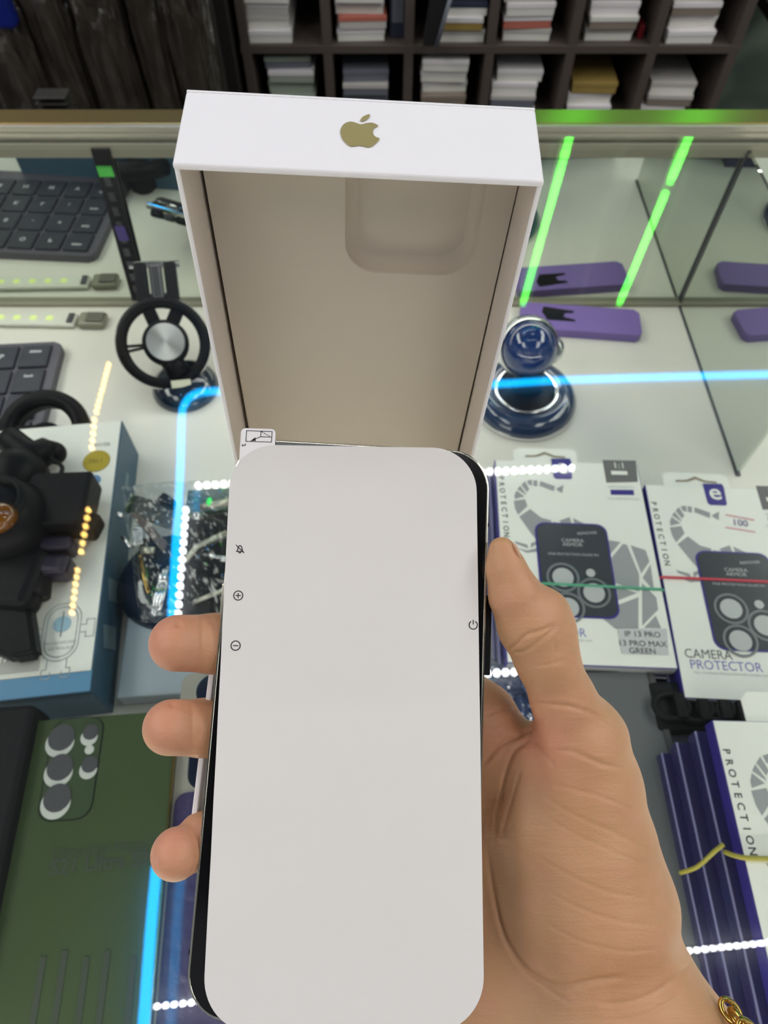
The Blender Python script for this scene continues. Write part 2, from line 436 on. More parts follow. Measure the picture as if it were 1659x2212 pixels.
def film_z(x, y):
    g = lambda c, s: math.exp(-((y / mm - c) / s) ** 2)
    e = max(0, -x / (FW / 2)) ** 2
    return (1.15 + .5 * (x / (FW / 2)) ** 2 * .5 + e * (-.35 * g(12, 9) - .35 * g(-9, 9) - .35 * g(-36, 9)) + .3 * max(0, (y / (FL / 2))) ** 3) * mm
film_sheet()
def loc_on_film(x, y):            # phone-frame mm (y down) to film frame
    p = (T(.45 * mm, -.8 * mm, 0) @ R(2.35, 'Z')).inverted() @ Vector((x * mm, -y * mm, 0)); return p.x, p.y
def sym(draw, x, y, name):
    fx, fy = loc_on_film(x, y); b = B(T(fx, fy, film_z(fx, fy) + .00008)); draw(b); b.build(name, film)
lw = .26 * mm
sym(lambda b: (b.line(M_ink, circ(1.32 * mm, 28), lw, 0, closed=True), b.line(M_ink, [(-.65 * mm, 0), (.65 * mm, 0)], lw, 0), b.line(M_ink, [(0, -.65 * mm), (0, .65 * mm)], lw, 0)), -34.1, -32.2, 'plus_symbol')
sym(lambda b: (b.line(M_ink, circ(1.32 * mm, 28), lw, 0, closed=True), b.line(M_ink, [(-.65 * mm, 0), (.65 * mm, 0)], lw, 0)), -33.6, -17.8, 'minus_symbol')
sym(lambda b: (b.line(M_ink, circ(1.2 * mm, 22, a0=125, a1=415), lw, 0), b.line(M_ink, [(0, .25 * mm), (0, 1.4 * mm)], lw, 0)), 35.1, -27.2, 'power_symbol')
bell = [(-.95, -.75), (-.65, -.35), (-.6, .35), (-.3, .85), (0, 1.0), (.3, .85), (.6, .35), (.65, -.35), (.95, -.75)]
sym(lambda b: (b.line(M_ink, [(x * mm, y * mm) for x, y in bell], lw, 0, closed=True), b.line(M_ink, [(-.35 * mm, -.8 * mm), (-.2 * mm, -1.15 * mm), (.2 * mm, -1.15 * mm), (.35 * mm, -.8 * mm)], lw, 0),
               b.line(M_ink, [(-1.15 * mm, 1.15 * mm), (1.2 * mm, -1.1 * mm)], lw, 0)), -34.8, -45.9, 'bell_symbol')
# pull tab with its little drawing
tab = thing('pull_tab', 'small white paper tab with a folding arrow drawing above the film corner', 'paper tab', MP @ T(-32.4 * mm, 78.6 * mm, .45 * mm) @ R(1.5, 'Z'))
b = B(); b.prism(M_card, rrect(10.6 * mm, 14 * mm, 1.4 * mm, 5, 0, -2.2 * mm), 0, .25 * mm); b.build('paper', tab)
b = B(); l2 = .22 * mm; z = .3 * mm
b.line(M_ink, [(-3.6 * mm, .6 * mm), (-3.6 * mm, 4.0 * mm), (4.2 * mm, 4.0 * mm), (4.2 * mm, .6 * mm), (-3.6 * mm, .6 * mm)], l2, z)
b.line(M_ink, [(.8 * mm, 4.0 * mm), (.8 * mm, 2.2 * mm), (4.2 * mm, 2.2 * mm)], l2, z)
for k in range(4):
    a = k / 4; b.line(M_ink, [((1.0 + 2.9 * a) * mm, (3.8 - 1.5 * a) * mm), ((1.0 + 2.9 * (a + .13)) * mm, (3.8 - 1.5 * (a + .13)) * mm)], l2, z)
b.line(M_ink, [(.8 * mm, 2.2 * mm), (-1.4 * mm, 1.2 * mm)], l2, z); b.poly(M_ink, [(-2.3 * mm, .75 * mm), (-.8 * mm, 2.0 * mm), (-.6 * mm, .85 * mm)], z)
b.text(M_ink, '2', 1.6 * mm, T(-4.2 * mm, -.6 * mm, z) @ R(-75, 'Z'), bold=.05 * mm); b.build('printed_drawing', tab)

# ------------------------------------------------------------------ white box base under the phone
tray = thing('box_tray', 'white card box base tucked between the phone and the fingers', 'box', MP @ T(0, 4 * mm, -PT) @ R(-1.6, 'Z'))
b = B(); x0, x1, y0, y1 = -42.9 * mm, 32 * mm, -37 * mm, 14 * mm
b.box(M_card, x1 - x0, y1 - y0, 1.2 * mm, T((x0 + x1) / 2, (y0 + y1) / 2, -6.0 * mm), .0003); b.build('bottom_panel', tray)
b = B(); b.box(M_card, 1.6 * mm, y1 - y0, 5.2 * mm, T(x0 + .8 * mm, (y0 + y1) / 2, -3.6 * mm), .0004); b.build('side_wall', tray)
b = B(); b.box(M_card, 1.6 * mm, y1 - y0, 5.2 * mm, T(x1 - .8 * mm, (y0 + y1) / 2, -3.6 * mm), .0004); b.build('side_wall', tray)

# ------------------------------------------------------------------ lid of the phone box, standing open
ML = MC @ rmat([[0.9987, -0.0502, -0.0016], [0.0279, 0.5823, -0.8125], [0.0417, 0.8114, 0.583]], (-5.548, -79.6, 162.886)) @ RX180
lid = thing('open_box', 'white phone box lid standing open behind the phone with gold emblem on its end', 'box lid', ML)
LL, LD, SH = 171.0, 24.8, 4.96
hw = lambda l: (87 - 1.7 * l / 110) / 2
hi = lambda l: (84.8 - 2.9 * l / 110) / 2
V = lambda x, l, n: Vector((x * mm, -l * mm, -n * mm))
tw = 1.15
def wall(s):
    b = B()
    o = [V(s * hw(l), l + (-SH * n / LD if l == 0 else 0), n) for l, n in ((0, 0), (LL, 0), (LL, LD), (0, LD))]
    i = [V(s * (hw(l) - tw), l + (-SH * n / LD if l == 0 else 0), n) for l, n in ((0, 0), (LL, 0), (LL, LD), (0, LD))]
    b.hexa(M_card, o + i, bev=.00045, seg=3)
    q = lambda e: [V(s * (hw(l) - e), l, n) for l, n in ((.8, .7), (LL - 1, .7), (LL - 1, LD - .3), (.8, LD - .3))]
    b.hexa(M_wallshade, q(tw - .1) + q(tw + .04))  # thin inner layer painting the shade on the inside of the wall
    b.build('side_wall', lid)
wall(-1); wall(1)
b = B(); h0 = hw(0) + .15
P = [V(-h0, -.1, -.2), V(h0, -.1, -.2), V(h0, -SH, LD + .2), V(-h0, -SH, LD + .2)]
Q = [V(-h0, 1.5, -.2), V(h0, 1.5, -.2), V(h0, -SH + 1.5, LD + .2), V(-h0, -SH + 1.5, LD + .2)]
b.hexa(M_card, P + Q, bev=.0006, seg=3); b.build('end_panel', lid, label='bright end panel carrying the gold emblem')
b = B(); b.hexa(M_card, [V(-hw(LL), LL, 0), V(hw(LL), LL, 0), V(hw(LL), LL, LD), V(-hw(LL), LL, LD)] + [V(-hw(LL), LL - 1.2, 0), V(hw(LL), LL - 1.2, 0), V(hw(LL), LL - 1.2, LD), V(-hw(LL), LL - 1.2, LD)], bev=.0003); b.build('end_panel', lid)
b = B(); b.hexa(M_card, [V(-hw(0), -SH, LD), V(hw(0), -SH, LD), V(hw(LL), LL, LD), V(-hw(LL), LL, LD)] + [V(-hw(0), -SH, LD + 1), V(hw(0), -SH, LD + 1), V(hw(LL), LL, LD + 1), V(-hw(LL), LL, LD + 1)])
b.hexa(M_gap, [V(-hw(0) + tw, -3, LD - .12), V(hw(0) - tw, -3, LD - .12), V(hw(LL) - tw, LL - 1.3, LD - .12), V(-hw(LL) + tw, LL - 1.3, LD - .12)] + [V(-hw(0) + tw, -3, LD), V(hw(0) - tw, -3, LD), V(hw(LL) - tw, LL - 1.3, LD), V(-hw(LL) + tw, LL - 1.3, LD)])
b.build('back_panel', lid)
# inner card with the rounded square recess
def liner():
    bm = bmesh.new(); n0 = LD - 6.0
    oc = [(-hi(0) + 1.0, -2), (hi(0) - .35, -2), (hi(LL) - .35, LL - 2), (-hi(LL) + 1.0, LL - 2)]
    ov = [bm.verts.new(V(x, l, n0)) for x, l in oc]
    hc = (14.9, 20.9); wx, wy = 37.8, 39.0
    loops = []
    for off, dz in ((0, 0), (.05, 1.2), (.25, 2.4), (.8, 3.8), (1.8, 4.7), (3.2, 5.2)):
        loops.append([bm.verts.new(V(x, l, n0 + dz)) for x, l in rrect(wx - 2 * off, wy - 2 * off, max(9.5 - off * .6, 4), 8, *hc)])
    for A, C_ in zip(loops[:-1], loops[1:]):
        n = len(A)
        for i in range(n): f = bm.faces.new((A[i], A[(i + 1) % n], C_[(i + 1) % n], C_[i])); f.smooth = True
    bm.faces.new(loops[-1])
    e = [bm.edges.new((ov[i], ov[(i + 1) % 4])) for i in range(4)]
    l0 = loops[0]; e += [bm.edges.get((l0[i], l0[(i + 1) % len(l0)])) for i in range(len(l0))]
    bmesh.ops.triangle_fill(bm, edges=e, use_beauty=True)
    bk = [bm.verts.new(v.co + Vector((0, 0, -5.8 * mm))) for v in ov]
    for i in range(4): bm.faces.new((ov[i], ov[(i + 1) % 4], bk[(i + 1) % 4], bk[i]))
    bmesh.ops.recalc_face_normals(bm, faces=bm.faces)
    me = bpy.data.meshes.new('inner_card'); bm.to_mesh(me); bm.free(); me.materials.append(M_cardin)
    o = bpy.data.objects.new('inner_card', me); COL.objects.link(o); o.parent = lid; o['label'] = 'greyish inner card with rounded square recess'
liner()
# gold emblem on the end panel
body = [(.03, .30), (.14, .35), (.27, .375), (.37, .335), (.425, .27), (.345, .20), (.30, .08), (.315, -.04), (.375, -.125), (.46, -.17), (.405, -.31), (.31, -.44), (.21, -.5), (.11, -.48), (0, -.455), (-.10, -.48), (-.20, -.5), (-.30, -.43), (-.41, -.26), (-.465, -.05), (-.455, .13), (-.39, .28), (-.27, .37), (-.15, .36), (-.05, .315)]
leaf = [(0.0, .40), (.02, .52), (.10, .62), (.215, .675), (.20, .56), (.12, .45)]
ez = (V(0, -SH, LD) - V(0, 0, 0)).normalized()
em = frame(V(-.35, -.1 - SH * .555, LD * .555) + Vector((0, .00006, 0)), (1, 0, 0), Vector((1, 0, 0)).cross(ez))
k = 10.2 * mm
b = B(em); b.poly(M_gold, [(x * k, (y - .07) * k * .98) for x, y in smooth_closed(body, 4)], .0001); b.poly(M_gold, [(x * k, (y - .07) * k * .98) for x, y in smooth_closed(leaf, 4)], .0001)
b.build('gold_emblem', lid)

# ------------------------------------------------------------------ the hand, one continuous surface
def cp(px, py, z):                # photo pixel and distance in mm -> camera space mm
    return np.array([(px - CX) / FPX * z, (py - CY) / FPX * z, z])
def rc(P, a, b_, ra, rb):         # tapered capsule
    ba = b_ - a; l2 = float(ba @ ba); pa = P - a
    t = np.clip((pa @ ba) / l2, 0, 1)
    d = np.sqrt(((pa - t[..., None] * ba) ** 2).sum(-1))
    return d - (ra + (rb - ra) * t)
def smin(a, b_, k):
    h = np.clip(k - np.abs(a - b_), 0, None) / k
    return np.minimum(a, b_) - h * h * k * .25
thumb = [(1084, 1188, 205, 3.9), (1093, 1228, 205.5, 5.5), (1113, 1286, 206, 7.4), (1146, 1348, 208, 9.6), (1180, 1420, 210, 9.2), (1218, 1515, 214, 9.6), (1255, 1600, 219, 13.6)]
thenar = [(1255, 1600, 219, 14.0), (1262, 1700, 223, 17.2), (1272, 1830, 225, 20.6), (1290, 1950, 226, 24.0), (1284, 2050, 228, 25.4)]
thenar2 = [(1165, 1640, 224, 10.5), (1160, 1760, 228, 17), (1190, 1920, 230, 21), (1230, 2060, 231, 24)]
wrist = [(1290, 2080, 230, 27), (1330, 2200, 226, 28), (1470, 2440, 206, 31), (1640, 2640, 190, 33)]
wrist2 = [(1090, 1990, 238, 17), (1110, 2150, 236, 25), (1200, 2350, 222, 27), (1400, 2600, 200, 30)]
palm1 = [(1065, 1640, 236, 13), (1060, 1800, 242, 17), (1085, 1990, 240, 20)]
palm2 = [(985, 1720, 242, 12), (985, 1880, 244, 16), (1040, 2050, 240, 19)]
palm3 = [(905, 1850, 238, 11), (930, 1980, 240, 15), (1020, 2120, 238, 20)]
index = [(1085, 1620, 233, 12.5), (1040, 1550, 230.5, 11.0), (900, 1430, 229, 9.6), (770, 1350, 230, 9.0), (690, 1290, 231, 8.0)]
middle = [(1000, 1690, 240, 12), (760, 1530, 243, 10), (600, 1440, 238, 9.2), (500, 1400, 222, 8.8), (466, 1390, 212, 8.7), (384, 1389, 205, 8.3)]
ring_ = [(960, 1790, 240, 12), (740, 1680, 242, 9.6), (580, 1610, 236, 9), (490, 1580, 220, 8.6), (446, 1572, 209, 8.2), (369, 1571, 201, 7.9)]
pinky = [(915, 1900, 238, 11), (700, 1840, 236, 9), (530, 1815, 226, 8), (470, 1815, 212, 7.6), (436, 1810, 201, 7.0), (414, 1830, 199, 6.4), (382, 1844, 194, 7.1)]
lo = np.array([-82., 4., 168.]); h_ = .6
hi_ = np.array([158., 255., 274.])
shape = np.ceil((hi_ - lo) / h_).astype(int)
def chain(ch, kk):
    """signed distance of one jointed chain, computed only in its own box"""
    P0 = np.array([cp(*c[:3]) for c in ch]); r = [c[3] for c in ch]
    a = np.maximum(((P0.min(0) - max(r) - 13 - lo) / h_).astype(int), 0); z = np.minimum(((P0.max(0) + max(r) + 13 - lo) / h_).astype(int) + 1, shape)
    g = np.stack(np.meshgrid(*[lo[i] + h_ * np.arange(a[i], z[i]) for i in range(3)], indexing='ij'), -1).astype(np.float32)
    d = None
    for i in range(len(ch) - 1):
        q = rc(g, P0[i].astype(np.float32), P0[i + 1].astype(np.float32), r[i], r[i + 1])
        d = q if d is None else smin(d, q, kk)
    return a, z, d
FLD = np.full(shape, 30., np.float32)
def add(ch, kk, ku):
    a, z, d = chain(ch, kk); s_ = tuple(slice(a[i], z[i]) for i in range(3))
    FLD[s_] = smin(FLD[s_], d, ku)
for ch in (wrist, wrist2): add(ch, 12, 14)
for ch in (palm1, palm2, palm3): add(ch, 8, 14)
for ch in (thenar, thenar2): add(ch, 5, 5)
add(thumb, 3, 4); add([(1182, 1322, 209, 5.8), (1190, 1350, 210, 6.4)], 2, 7)
add(index, 4, 5); add(middle, 2.5, 3); add(ring_, 2.5, 3); add(pinky, 1.2, 3)

def surface_nets(f):
    s = f < 0; n = np.array(f.shape)
    c = sum(s[i:n[0] - 1 + i, j:n[1] - 1 + j, k:n[2] - 1 + k].astype(np.int8) for i in (0, 1) for j in (0, 1) for k in (0, 1))
    act = np.argwhere((c > 0) & (c < 8)); idx = np.full(n - 1, -1, np.int64); idx[tuple(act.T)] = np.arange(len(act))
    corners = [(i, j, k) for i in (0, 1) for j in (0, 1) for k in (0, 1)]
    val = np.stack([f[act[:, 0] + i, act[:, 1] + j, act[:, 2] + k] for i, j, k in corners], 1)
    pos = np.zeros((len(act), 3)); cnt = np.zeros(len(act))
    for a in range(8):
        for b_ in range(a + 1, 8):
            ca, cb = np.array(corners[a]), np.array(corners[b_])
            if np.abs(ca - cb).sum() != 1: continue
            m = (val[:, a] < 0) != (val[:, b_] < 0); t = val[m, a] / (val[m, a] - val[m, b_])
            pos[m] += ca + t[:, None] * (cb - ca); cnt[m] += 1
    V_ = (act + pos / cnt[:, None]); F_ = []
    for ax in range(3):
        sl0 = [slice(None)] * 3; sl1 = [slice(None)] * 3; sl0[ax] = slice(0, -1); sl1[ax] = slice(1, None)
        e = np.argwhere(s[tuple(sl0)] != s[tuple(sl1)])
        u, v = [(1, 2), (2, 0), (0, 1)][ax]
        e = e[(e[:, u] > 0) & (e[:, v] > 0) & (e[:, u] < n[u] - 1) & (e[:, v] < n[v] - 1)]
        du = np.zeros(3, int); dv = np.zeros(3, int); du[u] = 1; dv[v] = 1
        q = np.stack([idx[tuple((e - du - dv).T)], idx[tuple((e - dv).T)], idx[tuple(e.T)], idx[tuple((e - du).T)]], 1)
        flip = ~s[tuple(e.T)]
        q[flip] = q[flip][:, ::-1]; F_.append(q)
    return V_, np.concatenate(F_)
for a_ in range(3):                              # close the cut end of the forearm
    s0 = [slice(None)] * 3
    for e_ in (0, -1): s0[a_] = e_; FLD[tuple(s0)] = np.maximum(FLD[tuple(s0)], .3)
VV, FF = surface_nets(FLD)
lab_ = np.arange(len(VV))                        # keep the one connected body only
ee = np.concatenate([FF[:, [0, 1]], FF[:, [1, 2]], FF[:, [2, 3]], FF[:, [3, 0]]])
while True:
    old = lab_.copy(); np.minimum.at(lab_, ee[:, 0], old[ee[:, 1]]); np.minimum.at(lab_, ee[:, 1], lab_[ee[:, 0]]); lab_ = lab_[lab_]
    if (old == lab_).all(): break
ids, ct_ = np.unique(lab_, return_counts=True); keep = lab_ == ids[ct_.argmax()]
remap = np.cumsum(keep) - 1; FF = remap[FF[keep[FF[:, 0]]]]; VV = VV[keep]
VV = lo + VV * h_
# smoothing and vertex normals
E_ = np.concatenate([FF[:, [0, 1]], FF[:, [1, 2]], FF[:, [2, 3]], FF[:, [3, 0]]])
def relax(X):
    acc = np.zeros_like(X); ct = np.zeros(len(X))
    np.add.at(acc, E_[:, 0], X[E_[:, 1]]); np.add.at(ct, E_[:, 0], 1); np.add.at(acc, E_[:, 1], X[E_[:, 0]]); np.add.at(ct, E_[:, 1], 1)
    return acc / np.maximum(ct, 1)[:, None]
for _ in range(2): VV = VV * .5 + relax(VV) * .5
def vnorm(X):
    fn = np.cross(X[FF[:, 2]] - X[FF[:, 0]], X[FF[:, 3]] - X[FF[:, 1]]); N_ = np.zeros_like(X)
    for k_ in range(4): np.add.at(N_, FF[:, k_], fn)
    return N_ / np.maximum(np.linalg.norm(N_, axis=1), 1e-9)[:, None]
NN = vnorm(VV)
# skin creases (pixel polyline on the visible side, depth mm, half width mm)
creases = [
    ([(1100, 1404), (1122, 1384), (1140, 1370), (1170, 1362), (1200, 1348)], .55, .8),
    ([(1110, 1410), (1130, 1408), (1155, 1392), (1180, 1372), (1205, 1352)], .45, .7),
    ([(1152, 1520), (1190, 1522), (1240, 1528), (1290, 1545), (1325, 1562)], .45, .9),
    ([(1195, 1380), (1200, 1400), (1196, 1425)], .18, .6),
    ([(1160, 1440), (1200, 1432), (1225, 1420)], .15, .7),
    ([(1150, 1600), (1180, 1618), (1240, 1625), (1300, 1650), (1370, 1660)], .4, 1.1),
    ([(1145, 1560), (1150, 1600), (1185, 1640), (1200, 1660)], .35, 1.0),
    ([(1150, 1570), (1120, 1590), (1080, 1612), (1045, 1650)], .8, 1.0),
    ([(1140, 1600), (1110, 1625), (1090, 1680), (1075, 1760), (1072, 1800)], .7, 1.1),
    ([(1125, 1660), (1105, 1730), (1085, 1800)], .3, .8),
    ([(1052, 1840), (1065, 1920), (1082, 2000), (1110, 2060), (1150, 2105), (1210, 2130), (1290, 2118), (1350, 2110)], .7, 1.3),
    ([(1068, 1930), (1090, 2030), (1130, 2090), (1190, 2140), (1230, 2165)], .35, 1.0),
    ([(1170, 1690), (1240, 1705), (1310, 1725), (1380, 1755)], .2, .8),
    ([(1180, 1725), (1250, 1765), (1330, 1800), (1400, 1835)], .2, .8),
    ([(1170, 1760), (1240, 1800), (1320, 1838), (1390, 1865)], .16, .7),
    ([(1160, 1850), (1230, 1890), (1310, 1925), (1390, 1940)], .2, .8),
    ([(1190, 1930), (1260, 1965), (1340, 1990), (1410, 2000)], .2, .8),
    ([(1180, 1995), (1260, 2035), (1350, 2055), (1420, 2050)], .18, .8),
    ([(1050, 1545), (1090, 1530), (1130, 1528), (1150, 1540)], .35, .8),
    ([(1048, 1590), (1085, 1570), (1120, 1560)], .2, .7),
    ([(1300, 2170), (1380, 2160), (1450, 2120), (1490, 2085)], .35, 1.2),
    ([(1330, 2205), (1400, 2190), (1470, 2150)], .25, 1.0),
    ([(380, 1350), (392, 1345)], .5, 1.4), ([(366, 1524), (378, 1518)], .5, 1.4), ([(360, 1783), (376, 1777)], .6, 1.5), ([(328, 1850), (334, 1870)], .5, 1.5),
    ([(436, 1330), (438, 1450)], .16, .9), ([(414, 1512), (417, 1630)], .16, .9),
    ([(448, 1750), (452, 1800), (446, 1850), (432, 1890)], .55, 1.0),
]
px = VV[:, 0] / VV[:, 2] * FPX + CX; py = VV[:, 1] / VV[:, 2] * FPX + CY
face = (NN * VV).sum(1) < 0
Q2 = np.stack([px, py], 1); disp = np.zeros(len(VV))
for pts, dep, wd in creases:
    ps = np.array([tuple(v)[:2] for v in smooth_open([(x, y, 0) for x, y in pts], 5)])
    best = np.full(len(VV), 1e9); tt = np.zeros(len(VV)); n_ = len(ps) - 1
    for i in range(n_):
        a, c = ps[i], ps[i + 1]; d = c - a; t = np.clip(((Q2 - a) @ d) / max(d @ d, 1e-6), 0, 1)
        dd = np.linalg.norm(Q2 - a - t[:, None] * d, axis=1); m = dd < best; best[m] = dd[m]; tt[m] = (i + t[m]) / n_
    dm = best * VV[:, 2] / FPX; wd = max(wd * .62, .5); dep = dep * 1.25
    fade = np.clip(np.minimum(tt, 1 - tt) * 6 + .25, 0, 1)
    disp -= np.where(face, dep * fade * np.exp(-(dm / wd) ** 2), 0)
    disp += np.where(face, .04 * dep * fade * np.exp(-((dm - 2.2 * wd) / (1.2 * wd)) ** 2), 0)
VV = VV + NN * disp[:, None]
# skin colour: pinker at the finger ends and the web of the thumb
pink = np.zeros(len(VV))
for (x, y, z_, rad, amt) in ((350, 1375, 205, 13, 1), (345, 1555, 201, 12, .9), (355, 1825, 193, 11, .9), (1165, 1590, 212, 13, .8), (1130, 1270, 205, 14, .25), (1090, 1560, 225, 18, .45), (1230, 1620, 205, 12, .3)):
    d = np.linalg.norm(VV - cp(x, y, z_), axis=1); pink = np.maximum(pink, amt * np.exp(-(d / rad) ** 2))
Wd = VV / 1000
R3 = np.array([[1, 0, 0], [0, -sn, cs], [0, -cs, -sn]])
Wd = Wd @ R3.T + np.array([0, 0, HC])
ho = Wd.mean(0)
me = bpy.data.meshes.new('hand')
me.vertices.add(len(Wd)); me.vertices.foreach_set('co', (Wd - ho).astype(np.float32).ravel())
me.loops.add(FF.size); me.loops.foreach_set('vertex_index', FF.ravel().astype(np.int32))
me.polygons.add(len(FF)); me.polygons.foreach_set('loop_start', np.arange(0, FF.size, 4, dtype=np.int32)); me.polygons.foreach_set('loop_total', np.full(len(FF), 4, np.int32))
me.polygons.foreach_set('use_smooth', np.ones(len(FF), bool)); me.update(calc_edges=True); me.validate()
at = me.attributes.new('pinkness', 'FLOAT', 'POINT'); at.data.foreach_set('value', pink.astype(np.float32))
M_skin = mat('skin', lin(210, 164, 122), .5, mottle=(45, .0, lin(190, 140, 102)))
nt = M_skin.node_tree; p = nt.nodes['Principled BSDF']
p.inputs['Subsurface Weight'].default_value = .25; p.inputs['Subsurface Radius'].default_value = (1, .35, .2); p.inputs['Subsurface Scale'].default_value = .0022
an = nt.nodes.new('ShaderNodeAttribute'); an.attribute_name = 'pinkness'
mx = nt.nodes.new('ShaderNodeMix'); mx.data_type = 'RGBA'
src = p.inputs['Base Color'].links[0].from_socket
n3 = nt.nodes.new('ShaderNodeTexNoise'); n3.inputs['Scale'].default_value = 24; n3.inputs['Detail'].default_value = 3
m3 = nt.nodes.new('ShaderNodeMix'); m3.data_type = 'RGBA'; m3.inputs[7].default_value = (*lin(204, 153, 117), 1); nt.links.new(src, m3.inputs[6])
r3 = nt.nodes.new('ShaderNodeMapRange'); r3.inputs[1].default_value = .48; r3.inputs[2].default_value = .68; nt.links.new(n3.outputs['Fac'], r3.inputs[0]); nt.links.new(r3.outputs[0], m3.inputs[0])
nt.links.new(m3.outputs[2], mx.inputs[6]); mx.inputs[7].default_value = (*lin(212, 144, 118), 1); nt.links.new(an.outputs['Fac'], mx.inputs[0]); nt.links.new(mx.outputs[2], p.inputs['Base Color'])
tc = nt.nodes.new('ShaderNodeTexCoord')
vo = nt.nodes.new('ShaderNodeTexVoronoi'); vo.inputs['Scale'].default_value = 900; vo.feature = 'DISTANCE_TO_EDGE'; nt.links.new(tc.outputs['Object'], vo.inputs['Vector'])
ns = nt.nodes.new('ShaderNodeTexNoise'); ns.inputs['Scale'].default_value = 160; ns.inputs['Detail'].default_value = 6
mpn = nt.nodes.new('ShaderNodeMapping'); mpn.inputs['Rotation'].default_value = (0, 0, .5); mpn.inputs['Scale'].default_value = (.45, 3.6, 1); nt.links.new(tc.outputs['Object'], mpn.inputs['Vector']); nt.links.new(mpn.outputs[0], ns.inputs['Vector'])
ad = nt.nodes.new('ShaderNodeMath'); ad.operation = 'MULTIPLY_ADD'; ad.inputs[1].default_value = .35; nt.links.new(vo.outputs['Distance'], ad.inputs[0]); nt.links.new(ns.outputs['Fac'], ad.inputs[2])
bp = nt.nodes.new('ShaderNodeBump'); bp.inputs['Strength'].default_value = .42; bp.inputs['Distance'].default_value = .0007
nt.links.new(ad.outputs[0], bp.inputs['Height']); nt.links.new(bp.outputs['Normal'], p.inputs['Normal'])
me.materials.append(M_skin)
hand = bpy.data.objects.new('person', me); COL.objects.link(hand); hand.location = ho
tag(hand, 'left hand and wrist holding the phone, thumb on its right edge, three fingertips at left', 'person')
def w3(px_, py_, z_): return Vector(MC @ Vector(tuple(cp(px_, py_, z_) / 1000)))
# thumb nail, seen almost edge-on
A, C_ = w3(1101, 1172, 204.5), w3(1120, 1212, 204.8)
b = B(T(-Vector(ho)))
nf = frame((A + C_) / 2, C_ - A, w3(1140, 1180, 206) - w3(1110, 1192, 205))
b.lathe(mat('nail', lin(224, 186, 160), .25), [(0, .0011), (.45, .00095), (.8, .0005), (1, 0), (.8, -.0003), (0, -.0003)], 24, nf @ Matrix.Diagonal((.0034, .0040, 1, 1)))
b.build('thumb_nail', hand)
# gold bracelet
br = thing('bracelet', 'gold link bracelet around the wrist at the lower right corner', 'bracelet', T(w3(1600, 2200, 205)))
b = B(T(-w3(1600, 2200, 205)))
for i, (x, y, z_) in enumerate([(1578, 2184, 207), (1596, 2206, 203), (1616, 2230, 199), (1640, 2250, 194), (1665, 2272, 190)]):
    c = w3(x, y, z_); d = (w3(x + 20, y + 24, z_ - 4) - c)
    Fm = frame(c, d, w3(x + 10, y - 12, z_ - 10) - c) @ R(70 * (i % 2), 'X')
    b.tube(M_goldmetal, [Fm @ Vector((.0032 * math.cos(t * math.pi / 8), .0021 * math.sin(t * math.pi / 8), 0)) for t in range(16)], .0009, n=8, closed=True)
b.build('links', br)
# ------------------------------------------------------------------ things in the display case
# camera protector boxes
M_bluetop = mat('box_blue_back', lin(46, 40, 96), .3, coat=.4, mottle=(22, .45, None), bump=(120, .35, .002)); M_paleedge = mat('box_pale_edge', lin(150, 146, 190), .5)
BW, BL, BH = .121, .181, .0118
ZA = FLO + 5 * BH
TLA = hit(1068, 993, ZA)
MA = T(TLA - Vector((0, 0, BH))) @ R(-2.2, 'Z')       # frame: back left corner of the box, at its underside
MAi = MA.inverted()
def la(px_, py_):                                   # printed marks of box A: pixel -> box frame
    p = MAi @ hit(px_, py_, ZA); return (p.x, p.y)
def z6(x, y): return la(1040 + x / 2.68, 950 + y / 2.68)
def box_body(nm, parent, white=True):
    b = B()
    if not white:
        b.box(M_bluetop, BW, BL, BH, T(BW / 2, -BL / 2, BH / 2), .0008); b.box(M_paleedge, .0011, BL, .0006, T(.0009, -BL / 2, BH), 0)
        return b.build(nm, parent)
    b.box(M_boxblue, BW, BL, BH, T(BW / 2, -BL / 2, BH / 2), .0008)
    b.box(M_boxw, BW - .0016, BL - .0012, .0006, T(BW / 2, -BL / 2, BH), .0001)
    b.box(M_print, BW - .002, .0008, BH - .002, T(BW / 2, -BL, BH / 2))
    return b.build(nm, parent)
def plain_box(M, lab, grp):
    t = thing('camera_protector_box', lab, 'box', M, grp); box_body('box_body', t, False); return t
boxA = thing('camera_protector_box', 'white camera protector box with green rubber band beside the thumb, top of its stack', 'box', MA, 'camera protector boxes')
box_body('box_body', boxA)
Zt = BH + .0004
b = B(); tx = BW * .36
b.prism(M_boxw, [(tx - .027, -.001), (tx - .027, .011), (tx - .022, .014), (tx + .022, .014), (tx + .027, .011), (tx + .027, -.001)], BH - .0012, BH - .0004)
b.poly(mat('hang_hole', lin(150, 138, 116), .6), [(tx - .017, .004), (tx - .017, .006), (tx - .008, .0065), (tx, .0105), (tx + .008, .0065), (tx + .017, .006), (tx + .017, .004), (tx + .007, .0045), (tx, .0075), (tx - .007, .0045)], BH - .0002)
b.build('hang_tab', boxA)
